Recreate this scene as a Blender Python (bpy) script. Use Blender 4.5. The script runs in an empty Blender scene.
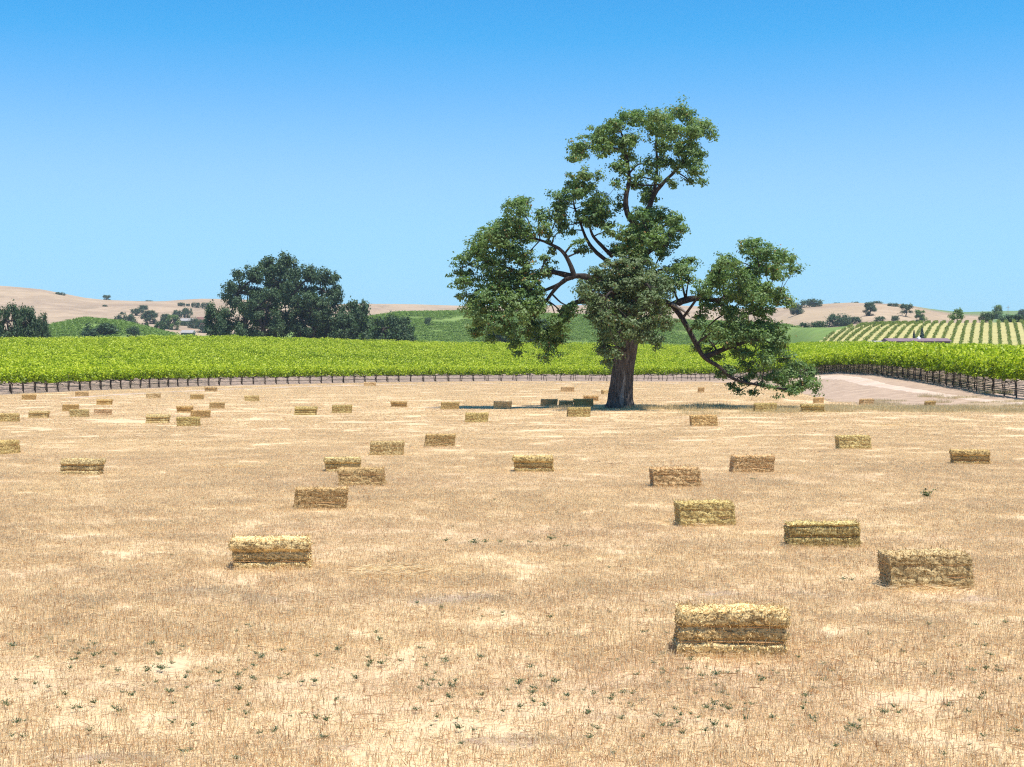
import bpy, bmesh, math, random
import numpy as np
from mathutils import Vector, noise as mnoise

R = math.radians
SC = bpy.context.scene
COL = SC.collection

# ------------------------------------------------------------------ camera
CAM_H = 3.15
PITCH = R(0.866)
FPX = 1422.0
CX, CY = 512.0, 383.5
cam_data = bpy.data.cameras.new('camera')
cam_data.sensor_fit = 'HORIZONTAL'
cam_data.sensor_width = 36.0
cam_data.lens = FPX / 1024 * 36.0
cam_data.clip_start = 0.1
cam_data.clip_end = 20000
cam = bpy.data.objects.new('camera', cam_data)
cam.location = (0, 0, CAM_H)
cam.rotation_euler = (math.pi / 2 - PITCH, 0, 0)
COL.objects.link(cam)
SC.camera = cam

# ------------------------------------------------------------------ sky and sun
SUN_EL, SUN_AZ = R(73), R(143)          # azimuth clockwise from +Y (away from the camera) towards +X
world = bpy.data.worlds.new('World')
SC.world = world
world.use_nodes = True
wn = world.node_tree.nodes
wl = world.node_tree.links
bg = wn['Background']
sky = wn.new('ShaderNodeTexSky')
sky.sky_type = 'NISHITA'
sky.sun_disc = False
sky.sun_elevation = SUN_EL
sky.sun_rotation = SUN_AZ
sky.altitude = 300
sky.air_density = 1.0
sky.dust_density = 0.35
sky.ozone_density = 1.6
# film response of the photograph's sky: deep clear blue above, pale blue at the horizon
k1 = wn.new('ShaderNodeVectorMath'); k1.operation = 'SCALE'; k1.inputs['Scale'].default_value = 1 / 8
crv = wn.new('ShaderNodeRGBCurve')
k2 = wn.new('ShaderNodeVectorMath'); k2.operation = 'SCALE'; k2.inputs['Scale'].default_value = 8.0
cm = crv.mapping
cm.extend = 'HORIZONTAL'
for ch, pts in enumerate(([(0, 0), (.15, .03), (.22, .042), (.265, .062), (.28, .086), (.297, .114), (.325, .162), (.355, .205), (.39, .245), (.43, .275), (.505, .295), (.56, .303), (.75, .325), (1, .36)],
                          [(0, 0), (.29, .22), (.465, .41), (.56, .51), (.66, .575), (.75, .605), (1, .63)],
                          [(0, 0), (.3, .34), (.5, .56), (.70, .80), (.80, .85), (1, .87)])):
    c = cm.curves[ch]
    c.points[0].location = pts[0]; c.points[-1].location = pts[-1]
    for q in pts[1:-1]: c.points.new(*q)
cm.update()
wl.new(sky.outputs[0], k1.inputs[0]); wl.new(k1.outputs[0], crv.inputs['Color']); wl.new(crv.outputs[0], k2.inputs[0])
wl.new(k2.outputs[0], bg.inputs['Color'])
bg.inputs['Strength'].default_value = 0.103

sun_data = bpy.data.lights.new('sun', 'SUN')
sun_data.energy = 4.8
sun_data.angle = R(0.53)
sun_data.color = (1.0, 0.955, 0.88)
sun = bpy.data.objects.new('sun', sun_data)
sdir = Vector((math.cos(SUN_EL) * math.sin(SUN_AZ), math.cos(SUN_EL) * math.cos(SUN_AZ), math.sin(SUN_EL)))
sun.rotation_euler = sdir.to_track_quat('Z', 'Y').to_euler()
sun.location = (0, 0, 80)
COL.objects.link(sun)

SC.view_settings.view_transform = 'Standard'
SC.view_settings.look = 'None'
SC.view_settings.gamma = 1.0
SC.view_settings.exposure = 0.62
SC.view_settings.use_curve_mapping = False
SC.cycles.use_denoising = False
SC.cycles.max_bounces = 6
SC.cycles.diffuse_bounces = 3
SC.cycles.transmission_bounces = 4
SC.cycles.volume_bounces = 0
SC.cycles.filter_width = 1.2

# ------------------------------------------------------------------ geometry of the view (to find where things stand)
def ray(px, py):
    x = (np.asarray(px, float) - CX) / FPX
    y = -(np.asarray(py, float) - CY) / FPX
    yc = math.cos(PITCH) + y * math.sin(PITCH)
    zc = -math.sin(PITCH) + y * math.cos(PITCH)
    return x / yc, zc / yc

def at(px, py, d):
    a, b = ray(px, py)
    return (float(a * d), float(d), float(CAM_H + b * d))

def flat(px, py):
    a, b = ray(px, py)
    d = -CAM_H / b
    return float(a * d), float(d)

def zof(py, d):
    return CAM_H + ray(512, py)[1] * d

# ------------------------------------------------------------------ terrain profile
def tab(px, pairs):
    xs = [p[0] for p in pairs]; ys = [p[1] for p in pairs]
    return np.interp(px, xs, ys)

EDGE_D = [(-560, 70), (-300, 92), (0, 134), (100, 156), (200, 181), (300, 200), (400, 219), (500, 230), (600, 229), (700, 224), (770, 195), (800, 140),
          (830, 112), (870, 103), (930, 99), (1024, 95), (1324, 72), (1580, 62)]
FRONT_D = [(-560, 78), (-300, 98), (0, 138), (100, 160), (200, 186), (300, 205), (400, 224), (500, 236), (600, 236), (700, 231), (760, 222),
           (800, 202), (840, 175), (875, 155), (920, 134), (960, 119), (1002, 106), (1024, 101), (1324, 80), (1580, 70)]
FRONT_PY = [(-560, 419.5), (-300, 407.7), (0, 394.5), (100, 390), (200, 386), (300, 383.8), (400, 382), (500, 381), (600, 380.6), (700, 380), (760, 378.3),
            (800, 374.5), (840, 372.5), (875, 374.5), (920, 381), (960, 388), (1002, 396), (1024, 400), (1324, 414), (1580, 420)]
CREST_D = [(-560, 260), (0, 330), (100, 350), (200, 370), (300, 385), (500, 400), (700, 400), (800, 360), (870, 320), (1024, 290), (1580, 260)]
CREST_PY = [(-560, 345), (0, 338.5), (100, 337.2), (190, 335.5), (300, 338), (400, 341), (440, 342), (600, 343.2), (700, 345), (800, 343), (850, 342.3), (950, 344.5),
            (1024, 346), (1580, 349)]                 # top of the leaves
C2_D = [(-560, 700), (200, 700), (370, 800), (700, 800), (760, 700), (830, 560), (1580, 560)]
C2_PY = [(-560, 338), (0, 333), (50, 327), (85, 319.5), (120, 322.5), (150, 330), (165, 334), (200, 336), (300, 330), (370, 318), (400, 313.5), (470, 312.5), (600, 317),
         (680, 321.5), (760, 324.5), (800, 328), (830, 328), (870, 325), (900, 324), (1024, 322.8), (1580, 322)]
C3_D = [(-560, 1800), (150, 1800), (400, 2300), (700, 2200), (800, 1500), (880, 1350), (1024, 1600), (1580, 1700)]
C3_PY = [(-560, 283), (0, 289.5), (40, 293), (60, 296.5), (85, 301), (105, 303), (150, 304.5), (200, 303), (300, 305.5), (380, 308), (500, 309), (700, 310), (800, 308.5),
         (850, 306.5), (900, 308), (930, 313), (960, 316.5), (990, 315), (1024, 313), (1580, 309)]

def knots(px):
    px = np.clip(px, -560, 1580)
    de = tab(px, EDGE_D); df = tab(px, FRONT_D); zf = zof(tab(px, FRONT_PY), df)
    left_flat = np.clip((px - 640) / 120, 0, 1)
    zf = zf * left_flat                                     # the field is level left of the oak
    dc = tab(px, CREST_D); zc = zof(tab(px, CREST_PY), dc) - 2.75
    d2 = tab(px, C2_D); z2 = zof(tab(px, C2_PY), d2)
    d3 = tab(px, C3_D); z3 = zof(tab(px, C3_PY), d3)
    right = np.clip((px - 790) / 40, 0, 1)
    d5 = dc + 60; z5 = zc - 2.5
    d6l = d2 * 0.78; z6l = np.minimum(z2 - 4, zc + 0.0)
    d6r = np.full_like(d2, 410.0); z6r = zof(349.5, 410.0)
    d6 = d6l * (1 - right) + d6r * right
    z6 = z6l * (1 - right) + z6r * right
    d6 = np.maximum(d6, d5 + 20)
    d8 = d2 + 160; z8 = z2 - 7
    d9 = d3 * 0.62; z9 = np.maximum(zof(328.0, d9), z8 - 2)
    o = np.ones_like(df)
    D = np.stack([o * 0.5, de, df, (df + dc) / 2, dc, d5, d6, d2, d8, d9, d3, d3 * 1.35, d3 * 2.2], -1)
    Z = np.stack([o * 0, o * 0, zf, zf + (zc - zf) * 0.5, zc, z5, z6, z2, z8, z9, z3, z3 - 25, z3 - 50], -1)
    return D, Z

def px_of(X, Y):
    th = np.arctan2(X, Y)
    u = np.tan(np.clip(th, R(-36.5), R(36.5)))
    return CX + FPX * u

def pchip(D, Z, q):
    h = np.diff(D, axis=1); s = np.diff(Z, axis=1) / h
    m = np.zeros_like(Z)
    prod = s[:, :-1] * s[:, 1:]
    hm = np.where(prod > 0, 2 * s[:, :-1] * s[:, 1:] / np.where(prod > 0, s[:, :-1] + s[:, 1:], 1), 0)
    m[:, 1:-1] = hm
    i = np.clip((q[:, None] > D).sum(1) - 1, 0, D.shape[1] - 2)
    r = np.arange(len(q))
    hh = h[r, i]; t = np.clip((q - D[r, i]) / hh, 0, 1)
    z0, z1, m0, m1 = Z[r, i], Z[r, i + 1], m[r, i], m[r, i + 1]
    return (2*t**3 - 3*t*t + 1) * z0 + (t**3 - 2*t*t + t) * hh * m0 + (-2*t**3 + 3*t*t) * z1 + (t**3 - t*t) * hh * m1

def ground_z(X, Y):
    X = np.atleast_1d(np.asarray(X, float)); Y = np.atleast_1d(np.asarray(Y, float))
    px = px_of(X, Y)
    u = (np.clip(px, -560, 1580) - CX) / FPX
    D, Z = knots(px)
    q = np.hypot(X, Y) / np.sqrt(1 + u * u)                 # depth on the clamped column
    return pchip(D, Z, q)

def gz(x, y):
    return float(ground_z(x, y)[0])

def hit(px, py, d0=8.0, d1=900.0):
    a, b = ray(px, py)
    d = np.geomspace(d0, d1, 4000)
    dz = CAM_H + b * d - ground_z(a * d, d)
    i = np.argmax(dz < 0)
    dd = d[i] if dz[i] < 0 else d1
    return float(a * dd), float(dd), gz(a * dd, dd)

# ------------------------------------------------------------------ helpers
def tag(o, label=None, cat=None, group=None, kind=None):
    if label: o['label'] = label
    if cat: o['category'] = cat
    if group: o['group'] = group
    if kind: o['kind'] = kind
    return o

def link(name, me, mat=None, parent=None, coll=None):
    o = bpy.data.objects.new(name, me)
    (coll or COL).objects.link(o)
    if mat is not None and me is not None and len(me.materials) == 0:
        me.materials.append(mat)
    if parent: o.parent = parent
    return o

def empty(name, loc=(0, 0, 0), rz=0.0):
    o = bpy.data.objects.new(name, None)
    o.empty_display_size = 0.2
    o.location = loc; o.rotation_euler = (0, 0, rz)
    COL.objects.link(o)
    return o

def mesh_np(name, V, Fc, smooth=False, attrs=None):
    V = np.asarray(V, np.float32).reshape(-1, 3); Fc = np.asarray(Fc, np.int32)
    n, k = Fc.shape
    me = bpy.data.meshes.new(name)
    me.vertices.add(len(V)); me.vertices.foreach_set('co', V.ravel())
    me.loops.add(n * k); me.loops.foreach_set('vertex_index', Fc.ravel())
    me.polygons.add(n)
    me.polygons.foreach_set('loop_start', np.arange(0, n * k, k, dtype=np.int32))
    me.polygons.foreach_set('loop_total', np.full(n, k, np.int32))
    if smooth: me.polygons.foreach_set('use_smooth', np.ones(n, bool))
    for an, av in (attrs or {}).items():
        a = me.attributes.new(an, 'FLOAT', 'POINT'); a.data.foreach_set('value', np.asarray(av, np.float32))
    me.update(calc_edges=True)
    return me

def unit(v):
    return v / np.maximum(np.linalg.norm(v, axis=-1, keepdims=True), 1e-9)

def leaf_arrays(C, Nn, size, rng, aspect=0.55, fold=0.18):
    N = len(C)
    t = unit(np.cross(Nn, unit(rng.normal(size=(N, 3)))))
    b = np.cross(Nn, t)
    s = size[:, None]
    V = np.stack([C - t * s * .5, C + b * s * aspect * .5 + Nn * s * fold, C + t * s * .5, C - b * s * aspect * .5 + Nn * s * fold], 1)
    Fc = np.arange(N * 4).reshape(N, 4)
    return V.reshape(-1, 3), Fc

def tube(pts, rad, sides=8, sub=3, wob=0.0, rng=None):
    P = np.asarray(pts, float); Rr = np.asarray(rad, float)
    if sub > 1 and len(P) > 2:
        Q = np.vstack([2 * P[0] - P[1], P, 2 * P[-1] - P[-2]])
        out = []; ro = []
        for i in range(len(P) - 1):
            for k in range(sub):
                t = k / sub
                p0, p1, p2, p3 = Q[i:i + 4]
                out.append(.5 * (2*p1 + (p2-p0)*t + (2*p0-5*p1+4*p2-p3)*t*t + (3*p1-p0-3*p2+p3)*t**3))
                ro.append(Rr[i] * (1 - t) + Rr[i + 1] * t)
        out.append(P[-1]); ro.append(Rr[-1]); P = np.array(out); Rr = np.array(ro)
    n = len(P)
    T = unit(np.gradient(P, axis=0))
    ref = np.array([0.3, 1.0, 0.1])
    V = []
    for i in range(n):
        a = np.cross(T[i], ref); a /= max(np.linalg.norm(a), 1e-6); b = np.cross(T[i], a)
        for k in range(sides):
            an = 2 * math.pi * k / sides
            r = Rr[i] * (1 + (rng.uniform(-wob, wob) if wob else 0))
            V.append(P[i] + (a * math.cos(an) + b * math.sin(an)) * r)
    Fc = [[i*sides + k, i*sides + (k+1) % sides, (i+1)*sides + (k+1) % sides, (i+1)*sides + k] for i in range(n-1) for k in range(sides)]
    return np.array(V), np.array(Fc), P, Rr

def join_arrays(parts):
    Vs, Fs, o = [], [], 0
    for V, Fc in parts:
        Vs.append(V); Fs.append(Fc + o); o += len(V)
    return np.vstack(Vs), np.vstack(Fs)

def box_arrays(c, s):
    x, y, z = c; a, b, h = s[0]/2, s[1]/2, s[2]/2
    V = np.array([[x+i*a, y+j*b, z+k*h] for k in (-1, 1) for j in (-1, 1) for i in (-1, 1)])
    Fc = np.array([[0,2,3,1],[4,5,7,6],[0,1,5,4],[2,6,7,3],[0,4,6,2],[1,3,7,5]])
    return V, Fc

# ------------------------------------------------------------------ materials
def new_mat(name):
    m = bpy.data.materials.new(name); m.use_nodes = True
    nt = m.node_tree
    for n in list(nt.nodes): nt.nodes.remove(n)
    out = nt.nodes.new('ShaderNodeOutputMaterial')
    return m, nt, out

class NB:
    """small node building helper"""
    def __init__(s, nt): s.nt = nt
    def n(s, t, **kw):
        nd = s.nt.nodes.new(t)
        for k, v in kw.items(): setattr(nd, k, v)
        return nd
    def set(s, nd, key, v):
        if hasattr(v, 'is_output') or isinstance(v, bpy.types.NodeSocket): s.nt.links.new(v, nd.inputs[key])
        else: nd.inputs[key].default_value = v
    def noise(s, vec, scale, detail=3, rough=.55):
        nd = s.n('ShaderNodeTexNoise'); s.set(nd, 'Scale', scale); s.set(nd, 'Detail', detail); s.set(nd, 'Roughness', rough)
        if vec is not None: s.set(nd, 'Vector', vec)
        return nd.outputs['Fac']
    def mapping(s, vec, scale=(1, 1, 1), rot=(0, 0, 0), loc=(0, 0, 0)):
        nd = s.n('ShaderNodeMapping'); s.set(nd, 'Vector', vec); s.set(nd, 'Scale', scale); s.set(nd, 'Rotation', rot); s.set(nd, 'Location', loc)
        return nd.outputs[0]
    def ramp(s, fac, a, b, va=0.0, vb=1.0):
        nd = s.n('ShaderNodeMapRange'); nd.interpolation_type = 'SMOOTHSTEP'
        for k, v in (('Value', fac), ('From Min', a), ('From Max', b), ('To Min', va), ('To Max', vb)): s.set(nd, k, v)
        return nd.outputs[0]
    def mix(s, fac, a, b, mode='MIX'):
        nd = s.n('ShaderNodeMix', data_type='RGBA', blend_type=mode)
        s.set(nd, 0, fac)
        for i, v in ((6, a), (7, b)):
            if isinstance(v, tuple) and len(v) == 3: v = v + (1,)
            s.set(nd, i, v)
        return nd.outputs[2]
    def math(s, op, a, b=0.0):
        nd = s.n('ShaderNodeMath', operation=op); s.set(nd, 0, a); s.set(nd, 1, b)
        return nd.outputs[0]
    def attr(s, name, typ='GEOMETRY'):
        nd = s.n('ShaderNodeAttribute', attribute_name=name); nd.attribute_type = typ
        return nd.outputs['Fac']
    def scale(s, col, f):
        nd = s.n('ShaderNodeVectorMath', operation='SCALE'); s.set(nd, 0, col); s.set(nd, 'Scale', f)
        return nd.outputs[0]
    def bump(s, h, strength, dist):
        nd = s.n('ShaderNodeBump'); s.set(nd, 'Height', h); s.set(nd, 'Strength', strength); s.set(nd, 'Distance', dist)
        return nd.outputs[0]

def leaf_mat(name, cols, transl=0.35, rough=0.6, spread=1.0):
    """cols: dark, mid, light, odd. Each leaf picks its colour by its own tint value."""
    m, nt, out = new_mat(name); b = NB(nt)
    t = b.math('ADD', b.attr('tint'), b.attr('shift', 'INSTANCER'))
    cr = b.n('ShaderNodeValToRGB'); b.set(cr, 'Fac', t)
    e = cr.color_ramp.elements
    e[0].position = 0.0; e[0].color = cols[0] + (1,)
    e[1].position = 1.0; e[1].color = cols[-1] + (1,)
    for i, c in enumerate(cols[1:-1]):
        el = e.new((i + 1) / (len(cols) - 1)); el.color = c + (1,)
    c = cr.outputs[0]
    d = b.n('ShaderNodeBsdfPrincipled'); b.set(d, 'Base Color', c); b.set(d, 'Roughness', rough); b.set(d, 'Specular IOR Level', 0.25)
    tr = b.n('ShaderNodeBsdfTranslucent')
    tc = b.mix(1.0, c, (1.0, 1.15, 0.55), 'MULTIPLY'); b.set(tr, 'Color', tc)
    mx = b.n('ShaderNodeMixShader'); b.set(mx, 0, transl)
    nt.links.new(d.outputs[0], mx.inputs[1]); nt.links.new(tr.outputs[0], mx.inputs[2])
    nt.links.new(mx.outputs[0], out.inputs['Surface'])
    return m

def simple_mat(name, col, col2=None, scale=4.0, rough=0.9, bump=0.0, vscale=(1, 1, 1), spec=0.2, bdist=.02):
    m, nt, out = new_mat(name); b = NB(nt)
    p = b.n('ShaderNodeBsdfPrincipled'); b.set(p, 'Roughness', rough); b.set(p, 'Specular IOR Level', spec)
    tc = b.n('ShaderNodeTexCoord')
    v = b.mapping(tc.outputs['Object'], vscale)
    f = b.noise(v, scale, 5, .6)
    c = b.mix(b.ramp(f, .3, .7), col, col2 or tuple(x * .7 for x in col))
    b.set(p, 'Base Color', c)
    if bump: nt.links.new(b.bump(f, bump, bdist), p.inputs['Normal'])
    nt.links.new(p.outputs[0], out.inputs['Surface'])
    return m

# colour of the cut straw, as a function of the place on the field: shared by soil litter and stubble
def straw_group():
    g = bpy.data.node_groups.new('straw_colour', 'ShaderNodeTree')
    g.interface.new_socket('Pale', in_out='INPUT', socket_type='NodeSocketFloat')
    g.interface.new_socket('Color', in_out='OUTPUT', socket_type='NodeSocketColor')
    gi = g.nodes.new('NodeGroupInput'); go = g.nodes.new('NodeGroupOutput')
    b = NB(g)
    geo = b.n('ShaderNodeNewGeometry'); pos = geo.outputs['Position']
    band = b.noise(b.mapping(pos, (.035, .22, 0), (0, 0, R(4))), 1.0, 4, .6)
    blot = b.noise(b.mapping(pos, (.12, .25, 0), loc=(7, 3, 0)), 1.0, 4, .6)
    fine = b.noise(b.mapping(pos, (1.3, 2.2, 1)), 1.0, 5, .7)
    c = b.mix(b.ramp(band, .36, .64), STRAW_A, STRAW_B)
    c = b.mix(b.ramp(blot, .48, .72, 0, .8), c, STRAW_C)
    c = b.mix(b.ramp(fine, .35, .75, 0, .45), c, STRAW_D)
    line = b.noise(b.mapping(pos, (.012, 1.1, 0), (0, 0, R(-2.5)), (0, 5, 0)), 1.0, 3, .6)
    c = b.mix(b.ramp(line, .55, .66, 0, .30), c, (0.44, 0.31, 0.20))
    c = b.mix(b.ramp(line, .44, .34, 0, .45), c, (0.76, 0.58, 0.36))
    c = b.mix(gi.outputs['Pale'], c, STRAW_PALE)
    g.links.new(c, go.inputs['Color'])
    return g

STRAW_A = (0.612, 0.438, 0.259)
STRAW_B = (0.657, 0.479, 0.277)
STRAW_C = (0.587, 0.408, 0.259)
STRAW_D = (0.713, 0.529, 0.311)
STRAW_PALE = (0.800, 0.617, 0.333)
SOIL_A = (0.42, 0.31, 0.225)
SOIL_B = (0.325, 0.235, 0.17)
STRAWG = straw_group()

def field_mat():
    m, nt, out = new_mat('field_straw_soil'); b = NB(nt)
    sg = b.n('ShaderNodeGroup'); sg.node_tree = STRAWG
    geo = b.n('ShaderNodeNewGeometry'); pos = geo.outputs['Position']
    b.set(sg, 'Pale', b.attr('pale'))
    grain = b.noise(b.mapping(pos, (14, 22, 14)), 1.0, 4, .75)
    grain2 = b.noise(b.mapping(pos, (2.1, 5.5, 2)), 1.0, 5, .7)
    soilc = b.mix(b.ramp(b.noise(pos, .8, 5, .6), .35, .65), SOIL_A, SOIL_B)
    soft = b.noise(b.mapping(pos, (.55, 1.1, 1)), 1.0, 4, .65)
    smask = b.math('ADD', b.attr('soil'), b.ramp(soft, .58, .70, 0, .35))
    smask = b.math('ADD', smask, b.math('MULTIPLY', b.math('SUBTRACT', grain2, .5), .9))
    clod = b.noise(b.mapping(pos, (5, 8, 5), loc=(3, 1, 0)), 1.0, 4, .7)
    smask = b.math('ADD', smask, b.ramp(clod, .42, .62, 0, .12))
    smask = b.ramp(smask, .24, .62)
    c = b.mix(smask, sg.outputs[0], soilc)
    c = b.mix(b.ramp(grain, .52, .34, 0, .55), c, (0.30, 0.20, 0.135))
    c = b.mix(b.ramp(grain, .55, .72, 0, .6), c, (0.68, 0.52, 0.33))
    c = b.mix(b.math('MULTIPLY', b.attr('olive'), b.ramp(grain2, .3, .7, .35, 1)), c, (0.46, 0.38, 0.19))
    c = b.mix(b.math('MULTIPLY', b.attr('track'), .85), c, (0.62, 0.50, 0.40))
    p = b.n('ShaderNodeBsdfPrincipled'); b.set(p, 'Base Color', c); b.set(p, 'Roughness', .95); b.set(p, 'Specular IOR Level', .1)
    nt.links.new(b.bump(b.math('ADD', grain, grain2), .5, .05), p.inputs['Normal'])
    nt.links.new(p.outputs[0], out.inputs['Surface'])
    return m

def straw_mat(name, olive=0.0):
    m, nt, out = new_mat(name); b = NB(nt)
    sg = b.n('ShaderNodeGroup'); sg.node_tree = STRAWG
    b.set(sg, 'Pale', b.attr('pale', 'INSTANCER'))
    t = b.attr('tint')
    c = b.mix(b.ramp(t, 0, .7), sg.outputs[0], (0.92, 0.75, 0.465))
    c = b.mix(b.ramp(t, .22, .08), c, (0.40, 0.235, 0.12))
    fr = b.math('FRACT', b.math('MULTIPLY', t, 7.31))
    c = b.mix(b.ramp(fr, .82, .88, 0, .5), c, (0.44, 0.36, 0.17))
    c = b.mix(b.ramp(fr, .10, .06, 0, .45), c, (0.62, 0.34, 0.15))
    if olive: c = b.mix(b.ramp(t, 0, 1, olive, olive * .45), c, (0.27, 0.27, 0.115))
    d = b.n('ShaderNodeBsdfPrincipled'); b.set(d, 'Base Color', c); b.set(d, 'Roughness', .55); b.set(d, 'Specular IOR Level', .3)
    tr = b.n('ShaderNodeBsdfTranslucent'); b.set(tr, 'Color', c)
    mx = b.n('ShaderNodeMixShader'); b.set(mx, 0, .5)
    nt.links.new(d.outputs[0], mx.inputs[1]); nt.links.new(tr.outputs[0], mx.inputs[2])
    nt.links.new(mx.outputs[0], out.inputs['Surface'])
    return m

def soil_mat(name, a, c2, weeds=None, scale=.6):
    m, nt, out = new_mat(name); b = NB(nt)
    geo = b.n('ShaderNodeNewGeometry'); pos = geo.outputs['Position']
    f = b.noise(pos, scale, 6, .65); g = b.noise(pos, scale * 12, 4, .7)
    c = b.mix(b.ramp(f, .35, .65), a, c2)
    c = b.mix(b.ramp(g, .5, .3, 0, .4), c, tuple(x * .55 for x in c2))
    if weeds: c = b.mix(b.ramp(b.noise(b.mapping(pos, (.5, .8, 1), loc=(3, 9, 1)), scale, 6, .7), .5, .72, 0, .8), c, weeds)
    p = b.n('ShaderNodeBsdfPrincipled'); b.set(p, 'Base Color', c); b.set(p, 'Roughness', .95); b.set(p, 'Specular IOR Level', .1)
    nt.links.new(b.bump(g, .5, .08), p.inputs['Normal'])
    nt.links.new(p.outputs[0], out.inputs['Surface'])
    return m

def hill_mat():
    m, nt, out = new_mat('dry_grass_hill'); b = NB(nt)
    geo = b.n('ShaderNodeNewGeometry'); pos = geo.outputs['Position']
    f = b.noise(b.mapping(pos, (.004, .006, .02)), 1.0, 6, .6)
    f2 = b.noise(b.mapping(pos, (.02, .012, .15), loc=(4, 1, 0)), 1.0, 6, .7)
    f3 = b.noise(b.mapping(pos, (.12, .08, .4), loc=(2, 5, 0)), 1.0, 4, .7)
    c = b.mix(b.ramp(f, .38, .62), (0.36, 0.265, 0.165), (0.28, 0.20, 0.135))
    c = b.mix(b.ramp(f2, .42, .62, 0, .75), c, (0.42, 0.31, 0.205))
    c = b.mix(b.ramp(f3, .48, .68, 0, .65), c, (0.30, 0.23, 0.16))
    f4 = b.noise(b.mapping(pos, (.03, .006, .05), (0, 0, R(35)), (9, 2, 0)), 1.0, 5, .65)
    c = b.mix(b.ramp(f4, .55, .68, 0, .55), c, (0.22, 0.165, 0.11))
    gm = b.math('MULTIPLY', b.attr('green'), b.ramp(f2, .25, .5, .7, 1))
    c = b.mix(gm, c, (0.12, 0.19, 0.07))
    p = b.n('ShaderNodeBsdfPrincipled'); b.set(p, 'Base Color', c); b.set(p, 'Roughness', .95); b.set(p, 'Specular IOR Level', .1)
    nt.links.new(p.outputs[0], out.inputs['Surface'])
    return m

M = {}
M['field'] = field_mat()
M['stubble'] = straw_mat('stubble_straw')
M['drygrass'] = straw_mat('dry_olive_grass', .5)
M['vsoil'] = soil_mat('vineyard_soil', (0.42, 0.315, 0.26), (0.33, 0.245, 0.205))
M['track'] = soil_mat('pale_packed_dirt', (0.55, 0.43, 0.335), (0.46, 0.355, 0.275), (0.48, 0.36, 0.23), scale=.5)
M['greenhill'] = soil_mat('green_cover_hill', (0.16, 0.235, 0.06), (0.13, 0.19, 0.05), (0.22, 0.26, 0.085), scale=.05)
M['stripehill'] = soil_mat('pale_mown_grass', (0.42, 0.37, 0.155), (0.36, 0.32, 0.135), (0.30, 0.30, 0.12), scale=.15)
M['hill'] = hill_mat()
M['oakleaf'] = leaf_mat('oak_leaf', [(0.058, 0.120, 0.042), (0.115, 0.198, 0.068), (0.175, 0.26, 0.092), (0.25, 0.325, 0.13), (0.30, 0.15, 0.05)], .40, .5)
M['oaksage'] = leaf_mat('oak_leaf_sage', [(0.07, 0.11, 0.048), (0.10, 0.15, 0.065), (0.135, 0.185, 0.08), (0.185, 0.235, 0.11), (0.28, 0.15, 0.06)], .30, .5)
M['darkleaf'] = leaf_mat('grove_leaf', [(0.035, 0.068, 0.032), (0.058, 0.10, 0.046), (0.082, 0.13, 0.056), (0.115, 0.165, 0.07)], .25, .55)
M['lightleaf'] = leaf_mat('light_tree_leaf', [(0.08, 0.14, 0.035), (0.12, 0.20, 0.05), (0.16, 0.24, 0.065), (0.20, 0.28, 0.08)], .30, .55)
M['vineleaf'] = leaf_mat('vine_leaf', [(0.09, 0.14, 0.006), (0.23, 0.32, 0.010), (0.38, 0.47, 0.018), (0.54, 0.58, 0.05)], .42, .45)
M['stripeleaf'] = leaf_mat('hill_vine_leaf', [(0.11, 0.14, 0.035), (0.16, 0.20, 0.05), (0.20, 0.25, 0.065), (0.25, 0.28, 0.085)], .35, .5)
M['weedleaf'] = leaf_mat('weed_leaf', [(0.05, 0.08, 0.04), (0.09, 0.13, 0.065), (0.15, 0.185, 0.09), (0.26, 0.26, 0.12)], .25, .5)
M['bark'] = simple_mat('oak_bark', (0.070, 0.054, 0.048), (0.026, 0.021, 0.019), 3.2, .95, 1.0, (3, 3, .55), bdist=.12)
M['trunkbark'] = simple_mat('oak_trunk_bark', (0.165, 0.138, 0.125), (0.050, 0.040, 0.036), 3.4, .95, 1.0, (3.5, 3.5, .5), bdist=.14)
M['scar'] = simple_mat('bare_scar_wood', (0.27, 0.24, 0.22), (0.15, 0.13, 0.12), 5, .9, .4, (3, 3, .6))
M['vinebark'] = simple_mat('vine_bark', (0.10, 0.075, 0.06), (0.05, 0.04, 0.035), 14, .95, .5)
M['stake'] = simple_mat('stake_wood', (0.16, 0.125, 0.10), (0.10, 0.08, 0.07), 10, .85)
M['hose'] = simple_mat('black_hose', (0.03, 0.03, 0.03), (0.05, 0.045, 0.04), 3, .6)
M['twine'] = simple_mat('orange_twine', (0.55, 0.30, 0.12), (0.45, 0.26, 0.12), 20, .7)
M['roofpurple'] = simple_mat('mauve_roof', (0.22, 0.15, 0.165), (0.17, 0.115, 0.13), 1.2, .8)
M['roofred'] = simple_mat('red_brown_roof', (0.24, 0.12, 0.095), (0.19, 0.10, 0.08), 1.5, .8)
M['roofpale'] = simple_mat('pale_metal_roof', (0.34, 0.31, 0.29), (0.28, 0.26, 0.24), 1.0, .5)
M['wallpale'] = simple_mat('pale_wall', (0.33, 0.28, 0.25), (0.27, 0.23, 0.21), 1.0, .9)
M['wallmauve'] = simple_mat('mauve_wall', (0.24, 0.175, 0.18), (0.19, 0.14, 0.145), 1.0, .9)
M['dark'] = simple_mat('dark_opening', (0.02, 0.02, 0.022), (0.03, 0.03, 0.03), 2, .5)
M['white'] = simple_mat('white_paint', (0.8, 0.8, 0.8), (0.72, 0.72, 0.72), 2, .6)

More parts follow.
